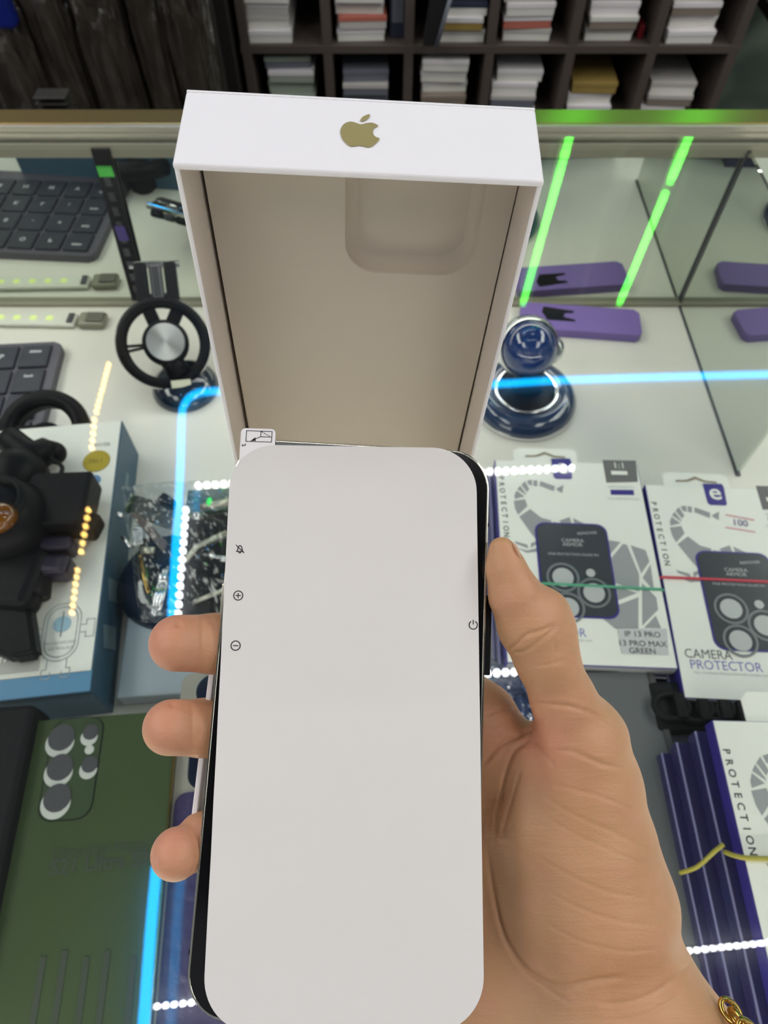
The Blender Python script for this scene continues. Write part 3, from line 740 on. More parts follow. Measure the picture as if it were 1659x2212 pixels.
art = [[(340, 240), (425, 270), (418, 300), (335, 268)], [(430, 285), (475, 262), (468, 310), (445, 300)], [(300, 235), (325, 238), (322, 272), (300, 268)], [(262, 238), (292, 232), (294, 266), (272, 262)],
       [(230, 262), (252, 241), (277, 288), (262, 305)], [(206, 288), (224, 267), (256, 312), (258, 322)], [(190, 322), (203, 295), (250, 330), (192, 345)],
       [(186, 354), (252, 345), (266, 386), (212, 436), (194, 400)], [(218, 446), (282, 402), (345, 452), (405, 468), (398, 498), (330, 505), (322, 585), (290, 548)],
       [(420, 474), (447, 492), (405, 498)], [(448, 470), (510, 448), (522, 486), (470, 492)], [(530, 455), (612, 494), (537, 494)],
       [(735, 582), (805, 594), (742, 668)], [(752, 684), (818, 604), (842, 610), (912, 780), (912, 880), (772, 830)], [(862, 612), (950, 640), (972, 706), (924, 776)], [(932, 800), (978, 722), (1000, 880)],
       [(790, 932), (770, 845), (900, 888)], [(788, 958), (908, 912), (908, 1096), (775, 1096), (690, 1028), (782, 1022)], [(928, 830), (1012, 915), (1022, 985), (930, 1078)], [(940, 1090), (1008, 1018), (1040, 1092)],
       [(190, 588), (265, 608), (272, 632), (200, 604)], [(200, 625), (265, 642), (320, 628), (322, 650), (262, 656)], [(285, 600), (320, 588), (320, 606), (285, 628)]]
b = B()
for a in art: b.poly(M_print, [z6(*p) for p in a], Zt)
b.build('printed_scorpion', boxA, label='grey faceted scorpion artwork')
b = B(); b.poly(M_printd, [z6(*p) for p in ((700, 118), (893, 122), (905, 246), (722, 250))], Zt)
c = z6(795, 152); b.text(M_boxw, '1:1', .0088, T(c[0], c[1], Zt + .0002))
b.poly(M_boxw, [z6(*p) for p in ((748, 182), (842, 184), (845, 205), (752, 204))], Zt + .0002)
b.poly(M_boxblue, [z6(*p) for p in ((745, 290), (880, 292), (884, 322), (748, 320))], Zt)
c = z6(808, 276); b.text(M_print, 'ANTI-SCRATCH', .0030, T(c[0], c[1], Zt)); c = z6(820, 344); b.text(M_print, 'FULL PROTECTION', .0030, T(c[0], c[1], Zt)); b.build('ratio_tag', boxA)
b = B(); b.poly(M_boxblue, [z6(*p) for p in ((402, 110), (510, 110), (520, 130), (525, 222), (516, 230), (430, 228), (416, 215))], Zt)
c = z6(466, 170); b.text(M_boxw, 'e', .022, T(c[0], c[1] + .002, Zt + .0002), bold=.0003); b.build('letter_emblem', boxA)
b = B()
for i, ch in enumerate('PROTECTION'):
    c = z6(112 + 3.6 * i, 222 + 36.5 * i); b.text(M_printk, ch, .0062, T(c[0], c[1], Zt) @ R(-90, 'Z'), bold=.00012)
b.build('side_lettering', boxA)
b = B(); cx, cy = z6(0, 0)
c0, c1, c2_, c3 = z6(322, 495), z6(715, 498), z6(785, 1022), z6(380, 1024)
wx = (c1[0] - c0[0]); hy = c0[1] - c3[1]; wc = ((c0[0] + c2_[0]) / 2, (c0[1] + c2_[1]) / 2)
b.prism(M_boxblue, rrect(wx + .003, hy + .003, .0085, 6, *wc), Zt, Zt + .0003); b.prism(M_window, rrect(wx, hy, .0075, 6, *wc), Zt + .0001, Zt + .0006)
wz = Zt + .0007
def zz(x, y): return z6(x, y)
for (x, y, r_) in ((470, 800, .0098), (650, 890, .0098), (500, 975, .0098), (630, 775, .0042)):
    c = zz(x, y)
    if r_ > .005: b.ring(M_lensr, circ(r_ * 1.28, 30, *c), circ(r_ * 1.1, 30, *c), wz, wz + .0003)
    b.prism(M_lens, circ(r_ * .82, 26, *c), wz, wz + .0003)
c = zz(540, 588); b.text(M_lens, 'CAMERA', .0045, T(c[0] - .002, c[1], wz)); c = zz(540, 612); b.text(M_lens, 'ARMOR', .0045, T(c[0] - .002, c[1], wz)); c = zz(530, 668); b.text(M_lens, 'FINE PROTECTION GLASS 9H', .0030, T(c[0], c[1], wz)); c = zz(610, 545); b.text(M_lens, 'REMOVER', .0036, T(c[0], c[1], wz) @ R(6, 'Z'))
b.build('camera_window', boxA, label='dark window showing lens rings')
b = B()
def lb(px_, py_):
    p = MBi @ hit(px_, py_, ZA); return (p.x, p.y)
MB_ = T(hit(1392, 1046, ZA) - Vector((0, 0, BH))) @ R(-3.0, 'Z'); MBi = MB_.inverted()
c = lb(1539, 1418); b.text(M_printk, 'CAMERA', .0098, T(c[0] - .003, c[1] + .001, Zt), sx=.88); c = lb(1571, 1440); b.text(mat('print_violet', lin(112, 112, 186), .5), 'PROTECTOR', .0098, T(c[0] - .001, c[1], Zt), sx=.9)
c = lb(1580, 1457); b.text(M_print, 'FULL COVERAGE PROTECTION FOR CAMERA LENS', .0023, T(c[0], c[1], Zt)); b.build('front_lettering', boxA)
b = B(); b.poly(mat('label_grey', lin(205, 205, 206), .5), [z6(*p) for p in ((785, 1096), (1072, 1096), (1082, 1248), (812, 1240))], Zt + .0003)
for s_, y_ in (('IP 13 PRO', 1130), ('13 PRO MAX', 1184), ('GREEN', 1226)):
    c = z6(930, y_); b.text(M_printk, s_, .0062, T(c[0], c[1], Zt + .0005))
b.build('size_label', boxA)
boxB = dup(boxA, MB_, 'white camera protector box with red rubber band and handwritten price, at the right edge', skip=('size_label',))
MCx = T(hit(1537, 1555, FLO + 8 * BH) - Vector((0, 0, BH))) @ R(-1.5, 'Z')
boxC = dup(boxA, MCx, 'white camera protector box with yellow rubber band on top of the fanned stack, lower right', skip=('size_label', 'hang_tab'))
# price sticker on B
b = B(); c = lb(1598, 1131)
b.line(mat('sticker_pink', lin(226, 160, 170), .5), [lb(1568, 1113), lb(1627, 1124)], .0012, Zt + .0003); b.line(mat('sticker_pink', lin(226, 160, 170), .5), [lb(1568, 1140), lb(1629, 1150)], .0012, Zt + .0003)
b.text(mat('pen_violet', lin(120, 96, 150), .5), '100', .0085, T(c[0], c[1], Zt + .0004) @ R(-4, 'Z') @ Matrix.Shear('XZ', 4, (0, 0)), sx=1.0); b.build('price_sticker', boxB)
# hang tab of box C, a wide white one
b = B(); b.prism(M_boxw, [(.022, -.001), (.022, .014), (.027, .019), (.09, .019), (.09, -.001)], BH - .0012, BH - .0004); b.poly(M_printd, circ(.004, 16, .05, .010), BH); b.build('hang_tab', boxC)
# lower boxes of the three stacks
ordw = ['second', 'third', 'fourth', 'bottom']
for i, (dx, dy) in enumerate([(-.004, -.003), (-.006, .002), (-.003, -.004), (-.007, -.001)]):
    plain_box(MA @ T(dx, dy, -(i + 1) * BH), 'blue-edged protector box, %s in the stack topped by the green band' % (ordw[i] + (' down' if i < 3 else '')), 'camera protector boxes')
for i, (dx, dy) in enumerate([(-.003, .003), (-.006, .0), (-.004, .004), (-.008, .001)]):
    plain_box(MB_ @ T(dx * 1.6 - .004 * i, dy, -(i + 1) * BH), 'blue-edged protector box, %s in the stack topped by the red band' % (ordw[i] + (' down' if i < 3 else '')), 'camera protector boxes')
ordc = ['second', 'third', 'fourth', 'fifth', 'sixth', 'seventh', 'bottom']
for i in range(7):
    plain_box(MCx @ T(-.0075 * (i + 1) - .001 * (i % 2), -.004 * (i + 1), -(i + 1) * BH) @ R(.5 * (i + 1), 'Z'), 'blue-edged protector box, %s in the fanned stack at the lower right' % (ordc[i] + (' down' if i < 6 else '')), 'camera protector boxes')
def band(M, y, col, nm, lab, slant=0.0, dz=0, nb=5):
    t = thing('rubber_band', lab, 'rubber band', M @ T(0, y, BH)); m = mat(nm, col, .5); b = B()
    lo_ = -.0118 * nb + .0005
    P = [(-.0022, 0, lo_), (-.002, 0, -.001), (.001, 0, .0012), (BW / 2, slant / 2, .0013), (BW - .001, slant, .0012), (BW + .001, slant, -.001), (BW + .0015, slant, lo_)]
    b.tube(m, P, .0011, n=8); b.build('loop', t)
ya = (MAi @ hit(1270, 1264, ZA)).y; yb = (MBi @ hit(1540, 1253, ZA)).y
band(MA, ya, lin(84, 168, 134), 'band_green', 'green rubber band around the white box beside the thumb', -.002)
band(MB_, yb, lin(206, 70, 88), 'band_red', 'red rubber band around the white box with the handwritten price')
yc = (MCx.inverted() @ hit(1600, 1850, FLO + 8 * BH)).y
t = thing('rubber_band', 'yellow rubber band over the fanned stack of blue boxes', 'rubber band', MCx @ T(0, yc, BH)); b = B(); my = mat('band_yellow', lin(168, 158, 62), .5)
b.tube(my, smooth_open([(-.026, -.006, -.030), (-.020, -.004, -.018), (-.013, .003, -.006), (-.008, .0065, -.0035)], 3), .0013, n=8)
b.tube(my, smooth_open([(-.0075, .003, -.006), (-.002, -.0005, .0010), (.012, -.001, .0015), (.06, .0, .0013), (BW, .001, .0013)], 3), .0014, n=8); b.build('loop', t)

# grey cased boxes under the first stack and along the right
def slab(name, lab, cat, m, tl, w_, l_, ztop, h, rz, rim=None, off=(0, 0)):
    M = T(hit(*tl, ztop) - Vector((0, 0, h))) @ R(rz, 'Z'); t = thing(name, lab, cat, M)
    b = B(); b.box(m, w_, l_, h, T(w_ / 2 + off[0], -l_ / 2, h / 2), .0012); b.build('box_body', t)
    if rim:
        b = B(); b.ring(rim, rrect(w_, l_, .004, 4, w_ / 2 + off[0], -l_ / 2), rrect(w_ - .008, l_ - .008, .003, 4, w_ / 2 + off[0], -l_ / 2), h, h + .0012); b.build('edge_frame', t)
    return t, M
M_g1 = mat('grey_case_front', lin(104, 106, 108), .3, mottle=(25, .12, None)); M_g2 = mat('grey_dark_rim', lin(64, 64, 66), .4); M_g3 = mat('pale_grey_plastic', lin(160, 158, 166), .4)
gt = hit(1408, 1446, -.140)
slab('phone_case_box', 'dark grey phone case box lying below the thumb side of the wrist', 'box', M_g1, (1200, 1446), gt.x - hit(1200, 1446, -.140).x, .235, -.140, .012, 3.0, M_g2)
slab('phone_case_box', 'pale grey box edge running down between dark grey box and blue stack', 'box', M_g3, (1218, 1530), .1, .205, -.156, .02, 3.0)
slab('phone_case_box', 'clear-edged grey box beneath the others at the wrist', 'box', M_g2, (1216, 1480), .085, .20, -.178, .013, 3.0)
# dark crinkled blue bag under the first box
def crinkle(name, lab, m, pts, Z, amp, sc, cat='plastic bag', n=34, h=.012, grp=None):
    """bulging closed pouch with a crumpled skin"""
    P = [hit(*p, Z) for p in pts]; c = sum(P, Vector()) / 4; t = thing(name, lab, cat, T(c - Vector((0, 0, h))), grp)
    bm = bmesh.new(); G = {}
    for s_ in (1, -1):
        for i in range(n + 1):
            for j in range(n + 1):
                if s_ < 0 and (i in (0, n) or j in (0, n)): G[s_, i, j] = G[1, i, j]; continue
                u, v = i / n, j / n
                q = (P[0].lerp(P[1], u)).lerp(P[3].lerp(P[2], u), v) - c
                e = (math.sin(math.pi * u) * math.sin(math.pi * v)) ** .45
                k_ = abs(mnoise(Vector((q.x * sc, q.y * sc, s_ * 3 + Z * 9)))) + .5 * abs(mnoise(Vector((q.x * sc * 2.3 + 5, q.y * sc * 2.3, s_ * 3))))
                q.z = s_ * h * e * .8 + (s_ > 0) * amp * (k_ - .3) * e
                q.z = max(q.z, -h * .98) + h
                G[s_, i, j] = bm.verts.new(q)
    for s_ in (1, -1):
        for i in range(n):
            for j in range(n):
                q = [G[s_, i, j], G[s_, i + 1, j], G[s_, i + 1, j + 1], G[s_, i, j + 1]]
                if len(set(q)) == 4: f = bm.faces.new(q); f.smooth = False
    bmesh.ops.recalc_face_normals(bm, faces=bm.faces)
    me = bpy.data.meshes.new('bag'); bm.to_mesh(me); bm.free(); me.materials.append(m)
    o = bpy.data.objects.new('bag', me); COL.objects.link(o); o.parent = t; return t
M_bluebag = mat('blue_crinkled_film', lin(48, 66, 104), .18, coat=.5, mottle=(30, .5, lin(20, 28, 60)))
crinkle('plastic_bag', 'dark blue crinkled plastic pack between the two lengths of the thumb', M_bluebag, [(1040, 1425), (1215, 1425), (1225, 1600), (1030, 1600)], -.150, .012, 70)
M_clear = sheet_glass('clear_bag', (.93, .95, .95), .05, .08, f5=.6)
# black clips between the boxes on the right
t = thing('clip_set', 'black clips in clear plastic between the red-banded box and the fanned stack', 'clip', T(hit(1520, 1535, -.14)))
o_ = hit(1520, 1535, -.14)
for x, y in ((1450, 1525), (1500, 1530), (1545, 1528), (1585, 1535)):
    c = hit(x, y, -.135) - o_; b = B(T(c)); b.tube(M_blackm, [(.012 * math.cos(a / 8 * math.pi), .009 * math.sin(a / 8 * math.pi), 0) for a in range(16)], .0022, n=8, closed=True); b.box(M_black, .008, .018, .006, T(.006, 0, 0), .001); b.build('clip', t)
b = B(); c = hit(1520, 1530, -.145) - o_; b.box(M_blackm, .075, .035, .014, T(c), .003); b.build('tray', t)

# phone mount box on the left
ZM = FLO + .050
MM = T(hit(265, 908, ZM) - Vector((0, 0, .05))) @ R(6.5, 'Z'); MMi = MM.inverted()
M_sky = mat('box_blue_side', lin(58, 92, 116), .45, mottle=(25, .15, None)); M_sky2 = mat('box_blue_band', lin(90, 146, 186), .4)
mbx = thing('phone_mount_box', 'white and blue phone mount box with gold seal lying beneath the black clamp', 'box', MM)
W_, L_ = .24, .252
b = B(); b.box(M_sky, W_, L_, .05, T(-W_ / 2, -L_ / 2, .025), .0012); b.box(M_boxw, W_ - .001, L_ - .016, .0008, T(-W_ / 2 - .0008, -L_ / 2 + .0075, .05), .0002)
b.box(M_sky2, W_ - .001, .0155, .0008, T(-W_ / 2, -L_ + .0085, .05), .0002); b.build('box_body', mbx)
def lm(px_, py_): p = MMi @ hit(px_, py_, ZM); return (p.x, p.y)
zt = .0507; b = B(); M_seal = mat('gold_seal', lin(176, 156, 40), .4, .3)
c = lm(209, 997); b.prism(M_seal, circ(.0115, 36, *c), zt, zt + .0004); b.text(mat('seal_ink', lin(120, 100, 24), .5), 'No.1', .0060, T(c[0], c[1], zt + .0006)); b.build('gold_seal', mbx)
b = B(); M_dot = mat('dot_blue', lin(92, 140, 186), .5)
for x, y in ((205, 1038), (201, 1075)): b = B(); b.prism(M_dot, circ(.0052, 24, *lm(x, y)), zt, zt + .0003); b.build('blue_dot', mbx)
b = B(); c = lm(222, 961); b.text(M_print, 'H106', .0062, T(c[0], c[1], zt)); b.build('code_lettering', mbx)
b = B(); M_ln = mat('drawing_grey', lin(176, 182, 184), .5); lw2 = .0007
oc = lm(133, 1365)
q = lambda pts: [(oc[0] + x * .001, oc[1] + y * .001) for x, y in pts]
b.line(M_ln, q(rrect(27, 46, 13, 8)), lw2, zt, closed=True); b.line(M_ln, q(rrect(22, 40, 10.5, 8)), lw2, zt, closed=True)
for s_ in (-1, 1):
    b.line(M_ln, q([(s_ * 13.5, 4), (s_ * 18, 4), (s_ * 18, 8), (s_ * 24, 8), (s_ * 24, -6), (s_ * 18, -6), (s_ * 18, -2), (s_ * 13.5, -2)]), lw2, zt)
    b.line(M_ln, q([(s_ * 7, -22), (s_ * 7, -29), (s_ * 10, -29), (s_ * 10, -36), (s_ * 4, -36), (s_ * 4, -31)]), lw2, zt)
b.line(M_ln, q([(-4, -33), (4, -33)]), lw2, zt); b.prism(mat('drawing_blue', lin(160, 196, 214), .5), [(oc[0] + x, oc[1] + .006 + y) for x, y in circ(.0065, 24)], zt, zt + .0002)
b.line(M_printd, q([(0, 16), (0, -4)]), lw2, zt + .0003); b.text(M_ln, 'PHONE HOLDER', .0030, T(oc[0], oc[1] - .009, zt)); b.text(M_ln, 'CAR MOUNT', .0035, T(oc[0], oc[1] - .0135, zt)); b.build('line_drawing', mbx)
b = B(); c = lm(22, 1412); b.text(M_printd, 'MAGNETIC', .008, T(c[0], c[1], zt), align='RIGHT'); c = lm(40, 1426); b.text(M_printd, 'HOLDER', .0065, T(c[0], c[1], zt), align='RIGHT'); b.box(mat('print_pale', lin(200, 198, 192), .5), .06, .009, .0002, T(lm(25, 1443)[0] - .01, lm(25, 1443)[1], zt)); b.build('front_lettering', mbx)
for yy, aa in ((-.16, 18), (-.20, 18), (-.05, 0)): b = B(); b.box(mat('side_print', lin(110, 132, 142), .4), .0004, .018, .026 if aa else .008, T(.0002, yy, .025) @ R(aa, 'X'), 0); b.build('side_print', mbx)
slab('flat_slab', 'pale blue-grey flat slab between the mount box and the middle finger', 'box', mat('pale_blue_grey', lin(166, 178, 186), .45), (286, 1262), .062, .095, -.170, .018, 4)  # flat slab giving the floor here a darker blue-grey tone

# black clamp mount on the box
ZT = ZM + .002
mo = hit(60, 1180, ZT)
mt = thing('phone_clamp', 'big black phone clamp with ball joint lying on the white mount box', 'phone mount', T(mo))
I = T(-mo)
def blk(name, parent, m, x0, y0, x1, y1, z, h, rot=0, bev=.003):
    a, c = hit(x0, y0, z), hit(x1, y1, z); b = B(I); b.box(m, abs(c.x - a.x), abs(a.y - c.y), h, T((a + c) / 2) @ R(rot, 'Z'), bev, 3, sm=False); return b.build(name, parent)
M_pur = mat('purple_black_plastic', lin(34, 26, 46), .35)
b = B(I); c = hit(8, 1120, ZT + .028); b.lathe(M_black, [(0, .026), (.012, .025), (.026, .018), (.034, .004), (.036, -.01), (.034, -.028), (0, -.028)], 40, T(c)); b.lathe(M_black, [(.020, .024), (.023, .0265), (.026, .0215)], 40, T(c)); b.build('grille_dome', mt)
b = B(I); c = hit(0, 1110, ZT + .055); b.lathe(mat('amber_reflection', lin(120, 72, 14), .12, coat=1), [(0, .003), (.010, .002), (.014, -.003), (0, -.004)], 30, T(c + Vector((-.002, -.002, 0)))); b.build('amber_reflection', mt)  # amber disc paints an orange lamp's reflection on the dome
blk('clamp_arm', mt, M_black, 84, 1038, 184, 1150, ZT + .02, .026, 3)
blk('clamp_arm', mt, M_black, 150, 1112, 212, 1158, ZT + .014, .018, -12, .005)
blk('clamp_foot', mt, M_pur, 92, 1166, 158, 1200, ZT + .012, .02, 4, .005); blk('clamp_foot', mt, M_pur, 88, 1206, 150, 1250, ZT + .012, .02, 0, .005)
b = B(I); b.tube(M_black, smooth_open([hit(20, 950, ZT + .02), hit(70, 985, ZT + .02), hit(100, 975, ZT + .015), hit(118, 978, ZT + .012)], 4), [.012] * 9 + [.0095] * 4, n=14); b.sphere(M_black, .0098, T(hit(118, 979, ZT + .012))); b.build('knob', mt)
b = B(I); b.sphere(M_black, .024, T(hit(40, 1030, ZT + .02))); b.build('ball', mt); b = B(I); b.box(M_black, .060, .050, .026, T(hit(14, 1252, ZT + .012)) @ R(-6, 'Z'), .008, 3);  b.tube(M_black, [hit(60, 1170, ZT + .015), hit(80, 1215, ZT + .012), hit(72, 1290, ZT + .01)], .012, n=14); b.build('lower_body', mt); b = B(I); b.tube(M_black, smooth_open([hit(60, 1010, ZT + .03), hit(110, 1040, ZT + .028), hit(135, 1010, ZT + .02), hit(100, 985, ZT + .02)], 5), .0018, n=8); b.build('joint', mt)
b = B(I); P = [hit(x, y, ZT + .016) for x, y in ((-30, 1300), (62, 1300), (78, 1410), (20, 1420), (-30, 1400))]
Q = [p - Vector((0, 0, .015)) for p in P]; bm = bmesh.new(); vp = [bm.verts.new(I @ p) for p in P]; vq = [bm.verts.new(I @ p) for p in Q]; bm.faces.new(vp); bm.faces.new(vq[::-1])
for i in range(5): bm.faces.new((vp[i], vq[i], vq[(i + 1) % 5], vp[(i + 1) % 5]))
bmesh.ops.recalc_face_normals(bm, faces=bm.faces); bmesh.ops.bevel(bm, geom=list(bm.edges), offset=.003, segments=3, affect='EDGES'); me = bpy.data.meshes.new('lower_stand'); bm.to_mesh(me); bm.free(); me.materials.append(M_black)
o = bpy.data.objects.new('lower_stand', me); COL.objects.link(o); o.parent = mt
# half hidden black wheel behind the clamp
wm = thing('wheel_mount', 'black ring mount half hidden behind the upper edge of the mount box', 'phone mount', T(hit(95, 935, -.155)))
b = B(); b.lathe(M_black, [(.026, 0), (.028, .006), (.035, .008), (.041, .004), (.042, -.002), (.040, -.012), (.028, -.012), (.026, 0)], 44, R(20, 'X')); b.build('ring', wm)
b = B(); b.cyl(M_blackm, .016, .04, T(0, -.004, -.016), bev=.003); b.build('base', wm)
b = B(); b.box(M_black, .052, .012, .006, R(20, 'X')); b.build('spoke', wm)

# round wheel-shaped mount next to the lid
c0 = hit(354, 742, -.150)
vdir = (Vector((0, 0, HC)) - c0).normalized()
nrm = (vdir * .8 + Vector((.06, -.1, .35))).normalized()
WF = frame(c0, Vector((1, .12, 0)), nrm)
rm = thing('wheel_mount', 'round steering-wheel shaped phone mount with brushed steel hub left of the lid', 'phone mount', T(c0.x, c0.y, FLO))
I2 = T(c0.x, c0.y, FLO).inverted() @ WF
b = B(I2); b.lathe(M_black, [(.0345, 0), (.0355, .005), (.040, .0075), (.0445, .005), (.0455, 0), (.0445, -.006), (.036, -.006), (.0345, 0)], 60); b.lathe(M_chrome, [(.0452, .0028), (.0460, .002), (.0462, 0), (.0456, -.003)], 60); b.build('ring', rm)
b = B(I2)
b.cyl(M_black, .0225, .012, T(.002, 0, .001), 44, .002); b.build('hub', rm)
mb = mat('brushed_steel_cap', (.62, .62, .62), .42, 1.0)
ntb = mb.node_tree; gr = ntb.nodes.new('ShaderNodeTexGradient'); gr.gradient_type = 'RADIAL'; tcb = ntb.nodes.new('ShaderNodeTexCoord'); ntb.links.new(tcb.outputs['Object'], gr.inputs[0])
an_ = ntb.nodes.new('ShaderNodeTangent'); an_.direction_type = 'RADIAL'; an_.axis = 'Z'; ntb.links.new(an_.outputs[0], ntb.nodes['Principled BSDF'].inputs['Tangent']); ntb.nodes['Principled BSDF'].inputs['Anisotropic'].default_value = .85
b = B(); b.cyl(mb, .0182, .0032, None, 48); b.build('steel_cap', rm, I2 @ T(.002, 0, .0085), label='brushed steel cap')
for a, wd_ in ((182, .0022), (190, .0022)):
    b = B(I2); b.box(M_black, .018, wd_, .005, R(a, 'Z') @ T(.029, 0, 0)); b.build('spoke', rm)
for a, wd_ in ((62, .013), (108, .013), (292, .02)):
    b = B(I2); b.box(M_black, .02, wd_, .006, R(a, 'Z') @ T(.028, 0, 0), .001); b.build('spoke', rm)
b = B(I2)
for k_ in range(3): b.box(M_blackm if k_ != 1 else M_dkmetal, .0125, .040 - .004 * (k_ == 1), .016, T(-.014 + .0142 * k_, .060, -.006), .003, 3)
b.box(M_dkmetal, .040, .006, .012, T(0, .047, -.008), .001); b.cyl(M_chrome, .0035, .048, T(0, .078, -.004) @ R(90, 'Y'), 16); b.build('hinge', rm)
cb = hit(402, 838, FLO) - Vector((c0.x, c0.y, FLO))
b = B(); b.lathe(mat('base_dark_blue', lin(24, 34, 50), .12, coat=.7), [(0, .018), (.022, .017), (.031, .010), (.034, .003), (.034, 0), (0, 0)], 44, T(cb.x, cb.y, .0)); b.build('suction_base', rm)
b = B(); p0 = Vector((cb.x, cb.y, .017)); p1 = I2 @ Vector((0, -.01, -.004)); b.tube(M_black, [p0, (p0 + p1) / 2, p1], [.012, .011, .010], n=14); b.build('post', rm)
b = B(I2); b.box(mat('label_cream', lin(226, 226, 200), .4), .019, .0075, .0012, T(.012, -.0415, .0072) @ R(2, 'Z'), .0004); b.build('sticker', rm, label='cream sticker')

# black mounts in a clear bag beside the blue line
bo = hit(400, 1190, -.17)
bag = thing('bagged_mount', 'black and chrome mount parts in a clear bag beneath the blue neon line', 'phone mount', T(bo)); I3 = T(-bo)
M_navy = mat('navy_gloss', lin(22, 30, 50), .12, coat=.8)
b = B(I3); c = hit(372, 1255, -.17); b.lathe(M_navy, [(0, .012), (.02, .014), (.038, .008), (.044, 0), (.044, -.01), (0, -.01)], 44, T(c)); b.build('suction_base', bag)
def plate(pts, z, h, m, nm, bev=.0012, dz=None):
    b = B(I3); P = [hit(*p, z + (dz[i] if dz else 0)) for i, p in enumerate(pts)]; b.hexa(m, P + [p - Vector((0, 0, h)) for p in P], bev); b.build(nm, bag)
M_smoke = mat('smoked_plate', lin(86, 90, 88), .15, coat=.5); M_grnp = mat('greenish_plate', lin(60, 88, 66), .15, coat=.6)
plate([(285, 1066), (380, 1092), (368, 1142), (272, 1104)], -.135, .004, M_smoke, 'flat_plate')
plate([(280, 1108), (300, 1106), (362, 1170), (352, 1192)], -.128, .004, mat('brown_plate', lin(110, 98, 92), .2), 'bent_arm')
plate([(266, 1100), (284, 1064), (290, 1066), (273, 1106)], -.130, .004, M_grnp, 'edge_strip')
plate([(396, 1070), (420, 1052), (500, 1056), (500, 1090), (440, 1098)], -.140, .012, M_grnp, 'green_plate') if False else plate([(405, 1058), (500, 1052), (500, 1100), (398, 1112)], -.140, .012, M_grnp, 'green_plate')
plate([(400, 1118), (500, 1104), (500, 1140), (396, 1190)], -.136, .01, M_black, 'black_block')
plate([(398, 1200), (500, 1150), (505, 1330), (392, 1335)], -.140, .02, M_black, 'black_block', .004)
plate([(300, 1160), (385, 1150), (380, 1290), (292, 1240)], -.150, .018, M_blackm, 'black_block', .004)
plate([(336, 1078), (352, 1060), (380, 1078), (372, 1092)], -.128, .008, M_black, 'small_clip', .002)
def rod(p, r, m, nm, z=-.128, n=10):
    b = B(I3); b.tube(m, [hit(x, y, z) for x, y in p], r, n=n); b.build(nm, bag)
rod([(400, 1212), (424, 1182), (490, 1150)], .0022, M_alu, 'steel_rod'); rod([(432, 1096), (495, 1084)], .003, M_alu, 'steel_rod'); rod([(420, 1300), (490, 1272)], .0018, M_alu, 'steel_rod'); rod([(440, 1198), (486, 1206)], .0016, M_chrome, 'steel_rod')
rod([(262, 1110), (258, 1116)], .003, M_chrome, 'chrome_tip'); rod([(264, 1160), (285, 1182)], .0016, M_chrome, 'steel_rod'); rod([(306, 1188), (334, 1190)], .003, M_alu, 'steel_rod', -.126)
for k_ in range(5):
    b = B(I3); c = hit(297 + k_ * .3, 1146 + 6.5 * k_, -.124); b.tube(M_chrome, [c + Vector((.0032 * math.cos(a * math.pi / 6), .0024 * math.sin(a * math.pi / 6), 0)) for a in range(12)], .0008, n=6, closed=True); b.build('spring_coil', bag)
for k_, (x, y, r_) in enumerate([(357, 1236, .003), (352, 1250, .0046), (347, 1270, .0054), (342, 1295, .0052), (338, 1315, .0044), (333, 1324, .0028)]):
    if k_ in (0, 1, 5):
        b = B(I3); b.sphere(M_chrome, r_, T(hit(x, y, -.122)), 16); b.build('chrome_clip', bag)
for dx_ in (-6, 2, 9): rod([(352 + dx_, 1252), (343 + dx_, 1290), (336 + dx_ * .6, 1318)], .0020, M_chrome, 'chrome_clip', -.122)
rod([(302, 1200), (312, 1250), (322, 1280)], .002, M_goldmetal, 'brass_pin', -.134); b = B(I3); b.sphere(M_chrome, .004, T(hit(425, 1116, -.125)), 14); b.sphere(M_chrome, .003, T(hit(482, 1208, -.125)), 14); b.build('ball_stud', bag)
b = B(I3); b.sphere(emis('status_led', (.05, .9, .15), 1.2), .0022, T(hit(452, 1084, -.126)) @ Matrix.Diagonal((1, 2, 1, 1)), 12); b.build('green_lamp', bag)
crinkle('plastic_bag', 'clear crumpled bag around the black and chrome mount parts', M_clear, [(262, 1050), (505, 1040), (510, 1345), (300, 1345)], -.136, .010, 45, h=.03, n=44)

# crystal-like blue mount right of the lid
bo2 = hit(1130, 868, FLO)
cm = thing('ball_mount', 'blue glass ball phone mount on wide round base, right of the lid', 'phone mount', T(bo2)); I4 = T(-bo2)
M_crys = mat('blue_glass_ball', lin(38, 66, 128), .04, coat=1.0, mottle=(35, .0, lin(16, 30, 76))); M_base = mat('blue_base', lin(38, 56, 88), .12, coat=.8)
b = B(); b.lathe(M_base, [(.030, .016), (.038, .020), (.046, .017), (.0515, .009), (.052, .003), (.050, 0), (0, 0)], 60); b.build('base_ring', cm)
b = B(); b.lathe(M_chrome, [(.0285, .0195), (.031, .0205), (.0325, .0195), (.032, .018)], 60); b.lathe(M_chrome, [(.0515, .006), (.0528, .004), (.0528, .001), (.051, 0)], 60); b.build('chrome_ring', cm, label='thin chrome rings')
b = B(); b.lathe(M_black, [(0, .022), (.014, .024), (.024, .021), (.030, .016)], 48); b.lathe(M_black, [(.016, .02), (.012, .05), (.010, .07)], 30); b.build('stem', cm)
cbl = hit(1142, 752, -.110) - bo2
vd = (Vector((0, 0, HC)) - (cbl + bo2)).normalized()
b = B(); b.sphere(M_crys, .0255, T(cbl), 40); b.build('glass_ball', cm)
b = B(frame(cbl, (1, .1, 0), (vd + Vector((.25, 0, -.2))).normalized())); b.lathe(M_chrome, [(.0262, .004), (.0275, .002), (.029, -.006), (.027, -.016), (.018, -.026), (.01, -.030), (0, -.031)], 48); b.build('chrome_cup', cm)
